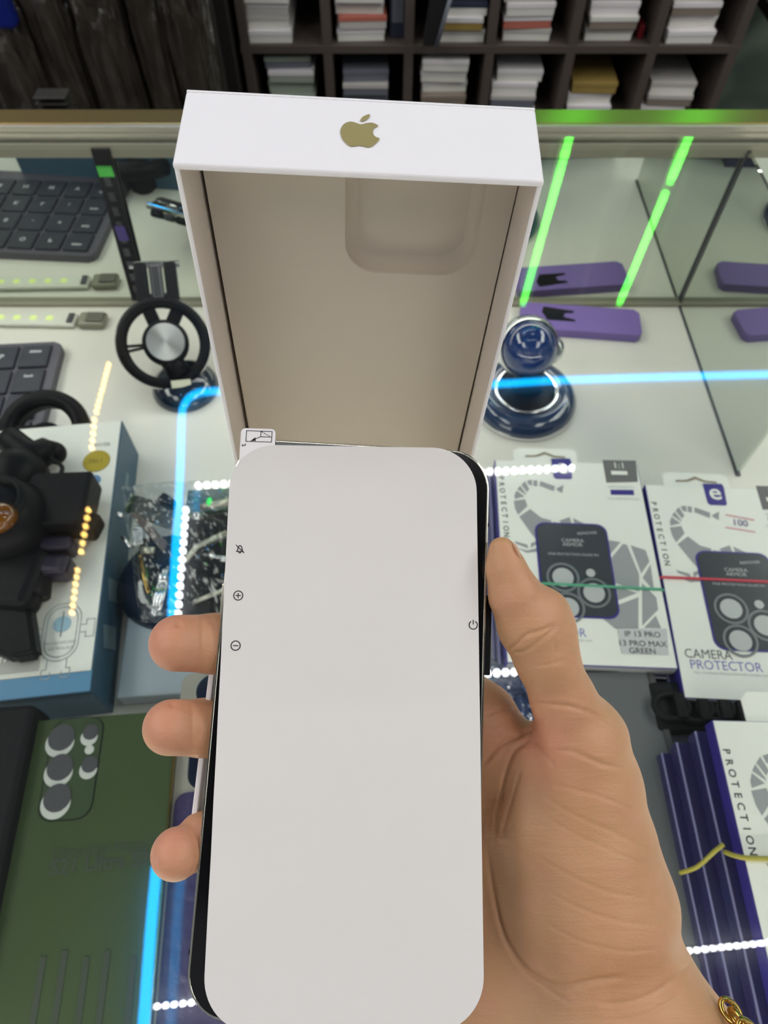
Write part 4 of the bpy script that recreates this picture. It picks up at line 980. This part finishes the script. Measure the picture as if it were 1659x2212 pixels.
b = B(); b.sphere(M_chrome, .016, T(cbl + Vector((.020, .010, -.010))) @ Matrix.Diagonal((1, 1, .8, 1)), 28); b.build('side_knob', cm)

# purple phone case in front of the mirror
pa, pb = hit(1122, 694, FLO), hit(1378, 712, FLO)
pc = (pa + pb) / 2; pr = math.degrees(math.atan2(pb.y - pa.y, pb.x - pa.x)); pw = (pb - pa).length
pcs = thing('phone_case', 'lavender phone case with black fork-shaped cutout lying before the mirror', 'phone case', T(pc) @ R(pr, 'Z'))
M_lav = mat('lavender_silicone', lin(128, 104, 176), .4, mottle=(30, .05, None))
b = B(); b.prism(M_lav, rrect(pw, .041, .005, 5), 0, .010, bev=.0025, seg=3); b.build('shell', pcs)
b = B(); b.poly(M_black, [(-.040, .015), (-.007, .011), (-.007, .008), (-.017, .006), (-.018, .0), (-.006, -.003), (-.006, -.006), (-.036, -.006), (-.042, .006)], .0103); b.build('fork_mark', pcs, label='black fork-shaped patch')

# LED stick before the mirror on the left
lo2 = hit(95, 697, FLO)
ls = thing('usb_light_stick', 'clear light stick with yellow diodes lying above the keyboard', 'light stick', T(lo2) @ R(-1.5, 'Z'))
b = B(); b.box(mat('led_board_white', lin(226, 226, 214), .4), .115, .020, .005, T(-.02, 0, .004), .002); b.build('board', ls)
M_yd = emis('yellow_diode', (.85, 1.0, .35), 1.1)
for i in range(5):
    b = B(); b.box(M_yd, .0065, .0055, .0012, T(-.063 + .018 * i, 0, .0072)); b.build('diode', ls)
b = B(); b.box(M_dkmetal, .006, .014, .003, T(.0325, 0, .007)); b.box(mat('smoke_clear', lin(138, 136, 118), .25), .030, .021, .008, T(.056, 0, .0045), .003); b.box(mat('socket_grey', lin(96, 94, 82), .4), .018, .014, .003, T(.060, 0, .009)); b.build('plug_end', ls)
# keyboard
km = T(hit(136, 737, FLO + .010) - Vector((0, 0, .010))) @ R(4, 'Z')
kb = thing('keyboard', 'small black keyboard lying in the case below the light stick', 'keyboard', km)
KW, KD = .42, .165; b = B(); b.prism(mat('keyboard_grey', lin(84, 80, 92), .45), rrect(KW, KD, .009, 5, -KW / 2, -KD / 2), 0, .010, bev=.002); b.build('body', kb)
M_key = mat('key_black', lin(34, 38, 54), .5, mottle=(60, .25, None)); M_leg = mat('legend_white', lin(214, 214, 220), .5)
b = B(); lg = B(); rows = [['delete', 'P', 'O', 'I', 'U', 'Y', 'T', 'R', 'E', 'W', 'Q', 'tab'], ['back', '+', '-', '0', '9', '8', '7', '6', '5', '4', '3', '2'], ['enter', ';', 'L', 'K', 'J', 'H', 'G', 'F', 'D', 'S', 'A', 'caps'], ['shift', 'V', 'M', 'N', 'B', 'C', 'X', 'Z', '<', '>', '?', 'shift']]
for r_, row in enumerate(rows):
    x = -.008; y = -.0225 - .0352 * r_
    for j, s_ in enumerate(row):
        wk = .0325
        b.box(M_key, wk - .0025, .0315, .003, T(x - wk / 2, y, .0112), .0012)
        sm_ = len(s_) > 1
        lg.text(M_leg, s_, .0050 if sm_ else .009, T(x - wk / 2, y + (.006 if sm_ else 0), .0130), bold=.0002)
        x -= wk + .0012
kk = b.build('keys', kb); lg.build('key_legends', kk)
# slotted dark upright at the mirror
ua, ub = hitY(216, 322, YM - .006), hitY(302, 650, YM - .006)
up_ = thing('slotted_upright', 'dark slotted metal upright standing at the mirror beside the round mount', 'upright', T((ua.x + ub.x) / 2, YM - .006, FLO))
I5 = T((ua.x + ub.x) / 2, YM - .006, FLO).inverted()
b = B(I5); dx_ = .0085
b.hexa(M_blackm, [ua + Vector((-dx_, 0, 0)), ua + Vector((dx_, 0, 0)), ub + Vector((dx_, 0, 0)), ub + Vector((-dx_, 0, 0))] + [p + Vector((0, .004, 0)) for p in (ua + Vector((-dx_, 0, 0)), ua + Vector((dx_, 0, 0)), ub + Vector((dx_, 0, 0)), ub + Vector((-dx_, 0, 0)))]); b.build('bar', up_)
b = B(I5)
for k_ in range(9): b.box(M_dkmetal, .006, .0015, .009, T(ua.lerp(ub, .18 + .09 * k_) + Vector((0, -.0006, 0))))
b.box(mat('green_reflection', lin(60, 150, 60), .4), .014, .0015, .010, T(ua.lerp(ub, .12) + Vector((0, -.0008, 0)))); b.box(mat('violet_reflection', lin(70, 56, 120), .4), .010, .0015, .016, T(ua.lerp(ub, .5) + Vector((0, -.0012, 0)))); b.build('slots', up_)  # green and violet patches are reflections painted onto the bar
# white bar between mirror stick
# ------------------------------------------------ boxes at the lower left
ZG = FLO + .060
MG = T(hit(386, 1531, ZG) - Vector((0, 0, .02))) @ R(4.2, 'Z'); MGi = MG.inverted()
def lg_(px_, py_): p = MGi @ hit(px_, py_, ZG); return (p.x, p.y)
gb = thing('phone_case_box', 'green phone case box with five lens openings at the lower left', 'box', MG)
gw = -lg_(62, 1545)[0]; gl = .195
M_green = mat('green_film', lin(68, 82, 56), .14, coat=.3, mottle=(8, .14, None)); M_green2 = mat('green_camera_field', lin(56, 72, 48), .25)
b = B(); b.box(M_blackm, gw, gl, .018, T(-gw / 2, -gl / 2, .009), .0015); b.box(M_green, gw - .002, gl - .002, .002, T(-gw / 2, -gl / 2, .019), .0005); b.build('box_body', gb)
b = B(); b.box(M_goldmetal, .0012, gl, .0026, T(-.0004, -gl / 2, .0195)); b.build('edge_strip', gb, label='thin metallic edge')
p0, p1 = lg_(226, 1548), lg_(80, 1775)
b = B(); cw, ch_ = p0[0] - p1[0], p0[1] - p1[1]; b.prism(M_blackm, rrect(cw + .0014, ch_ + .0014, .0095, 6, (p0[0] + p1[0]) / 2, (p0[1] + p1[1]) / 2), .0200, .0203); b.prism(M_green2, rrect(cw, ch_, .009, 6, (p0[0] + p1[0]) / 2, (p0[1] + p1[1]) / 2), .0202, .0206); b.build('camera_field', gb)
M_ld = mat('lens_dark_grey', lin(74, 74, 78), .25); M_lw = mat('crescent_white', lin(190, 192, 186), .5)
for x, y, r_ in ((134, 1592, .0094), (131, 1656, .0092), (125, 1722, .0094), (197, 1580, .0056), (195, 1650, .0057)):
    c = lg_(x, y + 2); b = B(); b.prism(M_lw, circ(r_, 30, c[0] - .0006, c[1] - .0034), .0206, .0208); b.prism(M_ld, circ(r_ * .92, 30, *c), .0208, .0212); b.build('lens', gb)
c = lg_(194, 1620); b = B(); b.prism(M_lw, circ(.003, 20, *c), .0206, .0210); b.build('flash_dot', gb)
M_gtx = mat('green_text', lin(46, 56, 42), .5); b = B()
c = lg_(112, 1845); b.text(M_gtx, 'Ultra-thin Matte Case', .0088, T(c[0], c[1], .0202) @ R(1, 'Z'), 'LEFT'); c = lg_(108, 1876); b.text(M_gtx, 'S21 Ultra S30 Ultra', .0118, T(c[0], c[1], .0202) @ R(1, 'Z'), 'LEFT', bold=.0003)
for k_, x in enumerate((82, 128, 178, 222, 282)): c = lg_(x, 2140); b.box(M_gtx, .0035, .032 + .006 * (k_ % 2), .0003, T(c[0], c[1], .0202))
b.build('faint_lettering', gb)
# black framed box at the far left
MK = T(hit(60, 1520, ZG + .01) - Vector((0, 0, .03))) @ R(4, 'Z')
kb2 = thing('phone_case_box', 'black framed box at the lower left corner beside the green one', 'box', MK)
b = B(); b.box(M_blackm, .09, .24, .03, T(-.040, -.12, .015), .004, 3); b.build('box_body', kb2)
b = B(); b.prism(mat('smoke_grey_window', lin(66, 68, 68), .25), rrect(.06, .2, .008, 6, -.048, -.104), .03, .0306); b.build('window', kb2)
b = B(); c = Vector((-.008, -.15, .0305)); b.box(mat('dark_red_line', lin(70, 30, 36), .4), .0009, .13, .0004, T(c) @ R(-2, 'Z')); b.build('red_line', kb2)
# purple textured box with grey camera panel
MV = T(hit(393, 1455, ZG - .004) - Vector((0, 0, .024))) @ R(4.4, 'Z'); MVi = MV.inverted()
def lv(px_, py_): p = MVi @ hit(px_, py_, ZG - .004); return (p.x, p.y)
vb = thing('phone_case_box', 'purple crinkled box with grey lens panel between green box and the phone', 'box', MV)
M_violet = mat('violet_crinkle', lin(64, 54, 92), .22, coat=.5, mottle=(60, .2, None), bump=(160, .5, .002)); M_gp = mat('grey_panel', lin(150, 146, 136), .35)
b = B(); b.prism(M_gp, rrect(.13, .25, .006, 6, .065, -.125), 0, .023, bev=.001); b.build('box_body', vb)
yv = lv(390, 1712)[1]
b = B(); b.prism(M_violet, rrect(.128, .25 + yv, .008, 6, .066, (yv - .25) / 2), .023, .0236); b.build('crinkled_sleeve', vb)
b = B(); c = lv(462, 1492); b.prism(M_alu, circ(.0135, 36, *c), .023, .0234); b.prism(M_navy, circ(.0125, 36, *c), .0233, .0238); b.build('lens', vb)
b = B(); c = lv(440, 1655); b.prism(M_alu, rrect(.030, .034, .010, 6, c[0] + .004, c[1] + .002), .023, .0234); b.prism(M_navy, rrect(.0285, .0325, .0095, 6, c[0] + .004, c[1] + .002), .0233, .0238); b.build('lens_panel', vb)
# ------------------------------------------------------------------ pigeonhole shelves behind the counter
YS = 1.387; SX0, PIT, BT = -.25, .1475, .0135
rowZ = [-.252, -.383]                    # upper faces of the two visible boards
sh = thing('pigeonhole_shelf', 'taupe pigeonhole shelving unit behind the counter, filled with phone boxes', 'shelving unit', T(SX0 + 3 * PIT, YS + .13, -.93)); SI = T(SX0 + 3 * PIT, YS + .13, -.93).inverted()
b = B(SI); b.box(M_woodd, 6 * PIT, .01, 1.79, T(SX0 + 3 * PIT, YS + .255, -.035)); b.build('back_panel', sh)
for z in (rowZ[0], rowZ[1], rowZ[0] + .131, rowZ[1] - .131, rowZ[0] + .262, rowZ[0] + .524, rowZ[0] + .786, rowZ[0] + 1.11):
    b = B(SI); b.box(M_wood, 6 * PIT + .02, .25, BT, T(SX0 + 3 * PIT, YS + .125, z - BT / 2), .0008); b.build('shelf_board', sh)
for i in range(7):
    b = B(SI); b.box(M_wood, .0165, .25, 1.79, T(SX0 + i * PIT, YS + .1252, -.035), .0008); b.build('divider' if 0 < i < 6 else 'side_panel', sh)
# phone boxes
def phone_box_proto():
    t = thing('phone_box', 'x', 'box', T(0, 0, 0), 'phone boxes in the pigeonholes')
    b = B(); b.box(M_boxw, .084, .165, .0125, T(0, .0825, .00625), .0008); b.build('lower_half', t)
    b = B(); b.box(M_card, .086, .167, .0085, T(0, .0825, .0165), .001); b.build('lid', t)
    return t
proto = phone_box_proto()
def recol(root, m_lo, m_hi):
    for ch in root.children:
        ch.data = ch.data.copy(); ch.data.materials[0] = m_lo if ch.name.startswith('lower') else m_hi
M_pg = mat('box_pale_green', lin(176, 186, 172), .5); M_gy = mat('box_grey', lin(120, 124, 136), .5); M_yb = mat('box_yellow', lin(176, 150, 84), .5); M_tan = mat('box_tan', lin(150, 138, 126), .5); M_red = mat('box_red_print', lin(206, 120, 104), .5); M_nv = mat('box_navy', lin(58, 62, 84), .5); M_wh2 = mat('box_offwhite', lin(212, 208, 204), .5)
cols = ['first', 'second', 'third', 'fourth', 'fifth', 'last']
stacks = {  # (row, column): (x offset, [(lower, lid) bottom first])
    (0, 0): (-.030, [(M_boxw, M_card), (M_boxw, M_wh2), (M_wh2, M_card), (M_boxw, M_card), (M_boxw, M_card)]),
    (0, 1): (-.010, [(M_boxw, M_card), (M_wh2, M_red), (M_boxw, M_card), (M_boxw, M_card), (M_boxw, M_wh2)]),
    (0, 2): (.018, [(M_boxw, M_wh2), (M_yb, M_card), (M_boxw, M_nv), (M_nv, M_gy)]),
    (0, 3): (-.012, [(M_boxw, M_wh2), (M_red, M_card), (M_boxw, M_card), (M_wh2, M_card), (M_boxw, M_card)]),
    (0, 4): (-.010, [(M_boxw, M_wh2), (M_tan, M_boxw), (M_card, M_card), (M_tan, M_wh2)]),
    (0, 5): (-.012, [(M_boxw, M_card), (M_boxw, M_card), (M_tan, M_card), (M_boxw, M_red), (M_boxw, M_card)]),
    (1, 0): (-.002, [(M_pg, M_card), (M_pg, M_pg), (M_pg, M_pg), (M_pg, M_card), (M_gy, M_pg)]),
    (1, 1): (-.004, [(M_gy, M_gy), (M_gy, M_gy), (M_gy, M_wh2), (M_gy, M_gy)]),
    (1, 2): (-.006, [(M_tan, M_tan), (M_tan, M_tan), (M_boxw, M_card), (M_boxw, M_card), (M_boxw, M_card)]),
    (1, 3): (-.014, [(M_boxw, M_card), (M_gy, M_wh2), (M_boxw, M_card), (M_boxw, M_card)]),
    (1, 4): (-.012, [(M_tan, M_card), (M_boxw, M_card), (M_yb, M_yb)]),
    (1, 5): (-.014, [(M_boxw, M_card), (M_tan, M_wh2), (M_boxw, M_wh2)]),
}
first = True
for (r_, c_), (dx, lst) in stacks.items():
    for i, (ml, mh) in enumerate(lst):
        n = len(lst); pos = 'lowest' if i == 0 else ('topmost' if i == n - 1 else ['', 'second', 'third', 'fourth'][i] + ' from bottom')
        M = T(SX0 + (c_ + .5) * PIT + dx + random.uniform(-.005, .005), YS + .012 + random.uniform(-.006, .010), rowZ[r_] + .0001 + i * .0209) @ R(random.uniform(-2.5, 2.5), 'Z')
        lab = 'phone box %s in the %s stack of the %s shelf row' % (pos, cols[c_], 'upper' if r_ == 0 else 'lower')
        if first: o = proto; o.matrix_world = M; o['label'] = lab; first = False
        else: o = dup(proto, M, lab)
        if (ml, mh) != (M_boxw, M_card): recol(o, ml, mh)
# dark leaning folders in the third upper compartment, small dark items
t = thing('leaning_tray', 'dark tray with pale edge leaning out of the third upper compartment', 'tray', T(hitY(945, 70, YS - .02)))
o_ = hitY(945, 70, YS - .02); A, C_ = hitY(972, -20, YS - .03) - o_, hitY(938, 100, YS - .03) - o_
b = B(); b.hexa(M_dkmetal, [A + Vector((-.030, 0, 0)), A + Vector((.004, 0, 0)), C_ + Vector((.004, 0, 0)), C_ + Vector((-.02, 0, 0))] + [p + Vector((0, .02, 0)) for p in (A + Vector((-.030, 0, 0)), A + Vector((.004, 0, 0)), C_ + Vector((.004, 0, 0)), C_ + Vector((-.02, 0, 0)))], .001); b.build('panel', t)
b = B(); b.tube(M_gy, [A + Vector((.004, -.002, 0)), C_ + Vector((.004, -.002, 0))], .0035); b.build('edge', t)
t = thing('small_case', 'dark small case standing in the second upper compartment', 'case', T(SX0 + 1.86 * PIT, YS + .05, rowZ[0]))
b = B(); b.box(M_nv, .028, .10, .10, T(0, .03, .05), .002); b.build('shell', t); b = B(); b.box(M_gy, .02, .001, .05, T(0, -.021, .05)); b.build('label_patch', t)
t = thing('small_box', 'dark red small box beside the fifth upper stack', 'box', T(SX0 + 4.85 * PIT, YS + .03, rowZ[0])); b = B(); b.box(mat('dark_red', lin(120, 20, 30), .5), .010, .05, .022, T(0, .02, .011), .001); b.build('shell', t)
# neighbouring shelf at the upper right corner
t = thing('wall_shelf', 'dark wall shelf corner at the upper right with a pale item', 'shelf', T(hitY(1700, 45, YS + .1))); b = B(); b.box(M_woodd, .12, .2, .02, T(.035, .08, 0), .001); b.build('board', t); b = B(); b.box(M_gy, .05, .08, .05, T(.03, .02, .036), .003); b.build('bin', t)

# wrapped merchandise hanging at the upper left
M_wrap = mat('dark_wrapped_plastic', lin(26, 24, 24), .2, coat=.7, mottle=(18, .0, lin(84, 76, 68)))
def lump(c, sx, sy, sz, seed, lab, m=M_wrap):
    t = thing('wrapped_pack', lab, 'packed goods', T(c), 'dark wrapped packs at the upper left')
    bm = bmesh.new(); bmesh.ops.create_icosphere(bm, subdivisions=5, radius=1)
    for v in bm.verts:
        p = v.co.copy(); q = Vector([math.copysign(abs(a) ** .6, a) for a in p])
        d = 1 + .22 * (abs(mnoise(p * 2.2 + Vector((seed, 0, 0)))) ) + .10 * mnoise(p * 6 + Vector((0, seed, 0))) + .05 * abs(mnoise(Vector((p.x * 16, p.y * 16, p.z * 5 + seed))))
        v.co = Vector((q.x * sx * d, q.y * sy * d, q.z * sz * d))
    me = bpy.data.meshes.new('wrapping'); bm.to_mesh(me); bm.free(); me.materials.append(m)
    o = bpy.data.objects.new('wrapping', me); COL.objects.link(o); o.parent = t
    b = B(); b.tube(M_blackm, [(0, 0, sz * .95), (0, .01, sz * 1.15), (0, .02, sz * 1.3)], .004); b.build('hanging_neck', t)
    return t
YB = 1.30
for k_, (x, y, sx, sy, sz, lab) in enumerate([
    (45, 140, .055, .06, .15, 'dark plastic-wrapped pack at the far upper left corner'),
    (150, 95, .040, .06, .17, 'dark wrapped pack, second from the upper left corner'),
    (255, 130, .038, .055, .17, 'dark wrapped pack with bright glints, middle of the hanging row'),
    (350, 90, .034, .055, .17, 'tall dark wrapped pack, second left of the shelves'),
    (425, 110, .030, .05, .17, 'narrow dark wrapped pack next to the shelves')]):
    lump(hitY(x, y, YB + .02 * (k_ % 2)), sx, sy, sz, k_ * 3.1, lab)
t = thing('wrapped_pack', 'bright blue package corner at the very upper left', 'packed goods', T(hitY(2, 18, YB - .06))); b = B(); b.box(mat('blue_pack', lin(24, 40, 130), .3), .036, .03, .05, None, .008, 3); b.build('shell', t)
b = B(); b.box(M_woodd, .02, .25, .9, T(SX0 - .03, YS + .1, -.45)); o = b.build('post'); tag(o, 'dark upright post between the wrapped packs and the shelves', 'post')
t = thing('stacked_trays', 'pale-edged clear trays standing behind the gold rail at the left', 'tray', T(hitY(120, 225, 1.12)))
for k_ in range(4):
    b = B(); b.box(mat('tray_edge', lin(60, 58, 55), .3), .05, .03, .003, T(0, 0, -.012 + .009 * k_), .001); b.build('tray', t)

# green light strips on the front edges of the shelf dividers, seen mirrored in the counter glass
def green(p0, p1, lab, cuts):
    Pv = []
    for p in (p0, p1):
        q = hitY(*p, YS - .010); Pv.append(Vector((q.x, q.y, -q.z)))
    P0, P1 = Pv
    P0 = P1 + (P0 - P1) * 1.22                      # carries on below what the glass shows
    t = thing('light_strip', lab, 'light strip', T(P0), 'green light strips on the shelf front'); b = B(T(-P0))
    for c0, c1 in cuts:
        A = P0.lerp(P1, c0); C_ = P0.lerp(P1, c1); b.tube(M_emeth, [A, A.lerp(C_, .5), C_], .0080, n=10)
    b.build('glowing_tube', t); b = B(T(-P0)); b.box(M_alud, .016, .004, (P1 - P0).length, T((P0 + P1) / 2 + Vector((0, .008, 0)))); b.build('backing', t)
green((1232, 292), (1131, 650), 'green glowing strip mirrored in the glass next to the lid, nearer of two', [(0, .27), (.29, 1)])
green((1490, 292), (1340, 650), 'green glowing strip mirrored farther right of the lid, broken by a gap', [(0, .36), (.42, 1)])
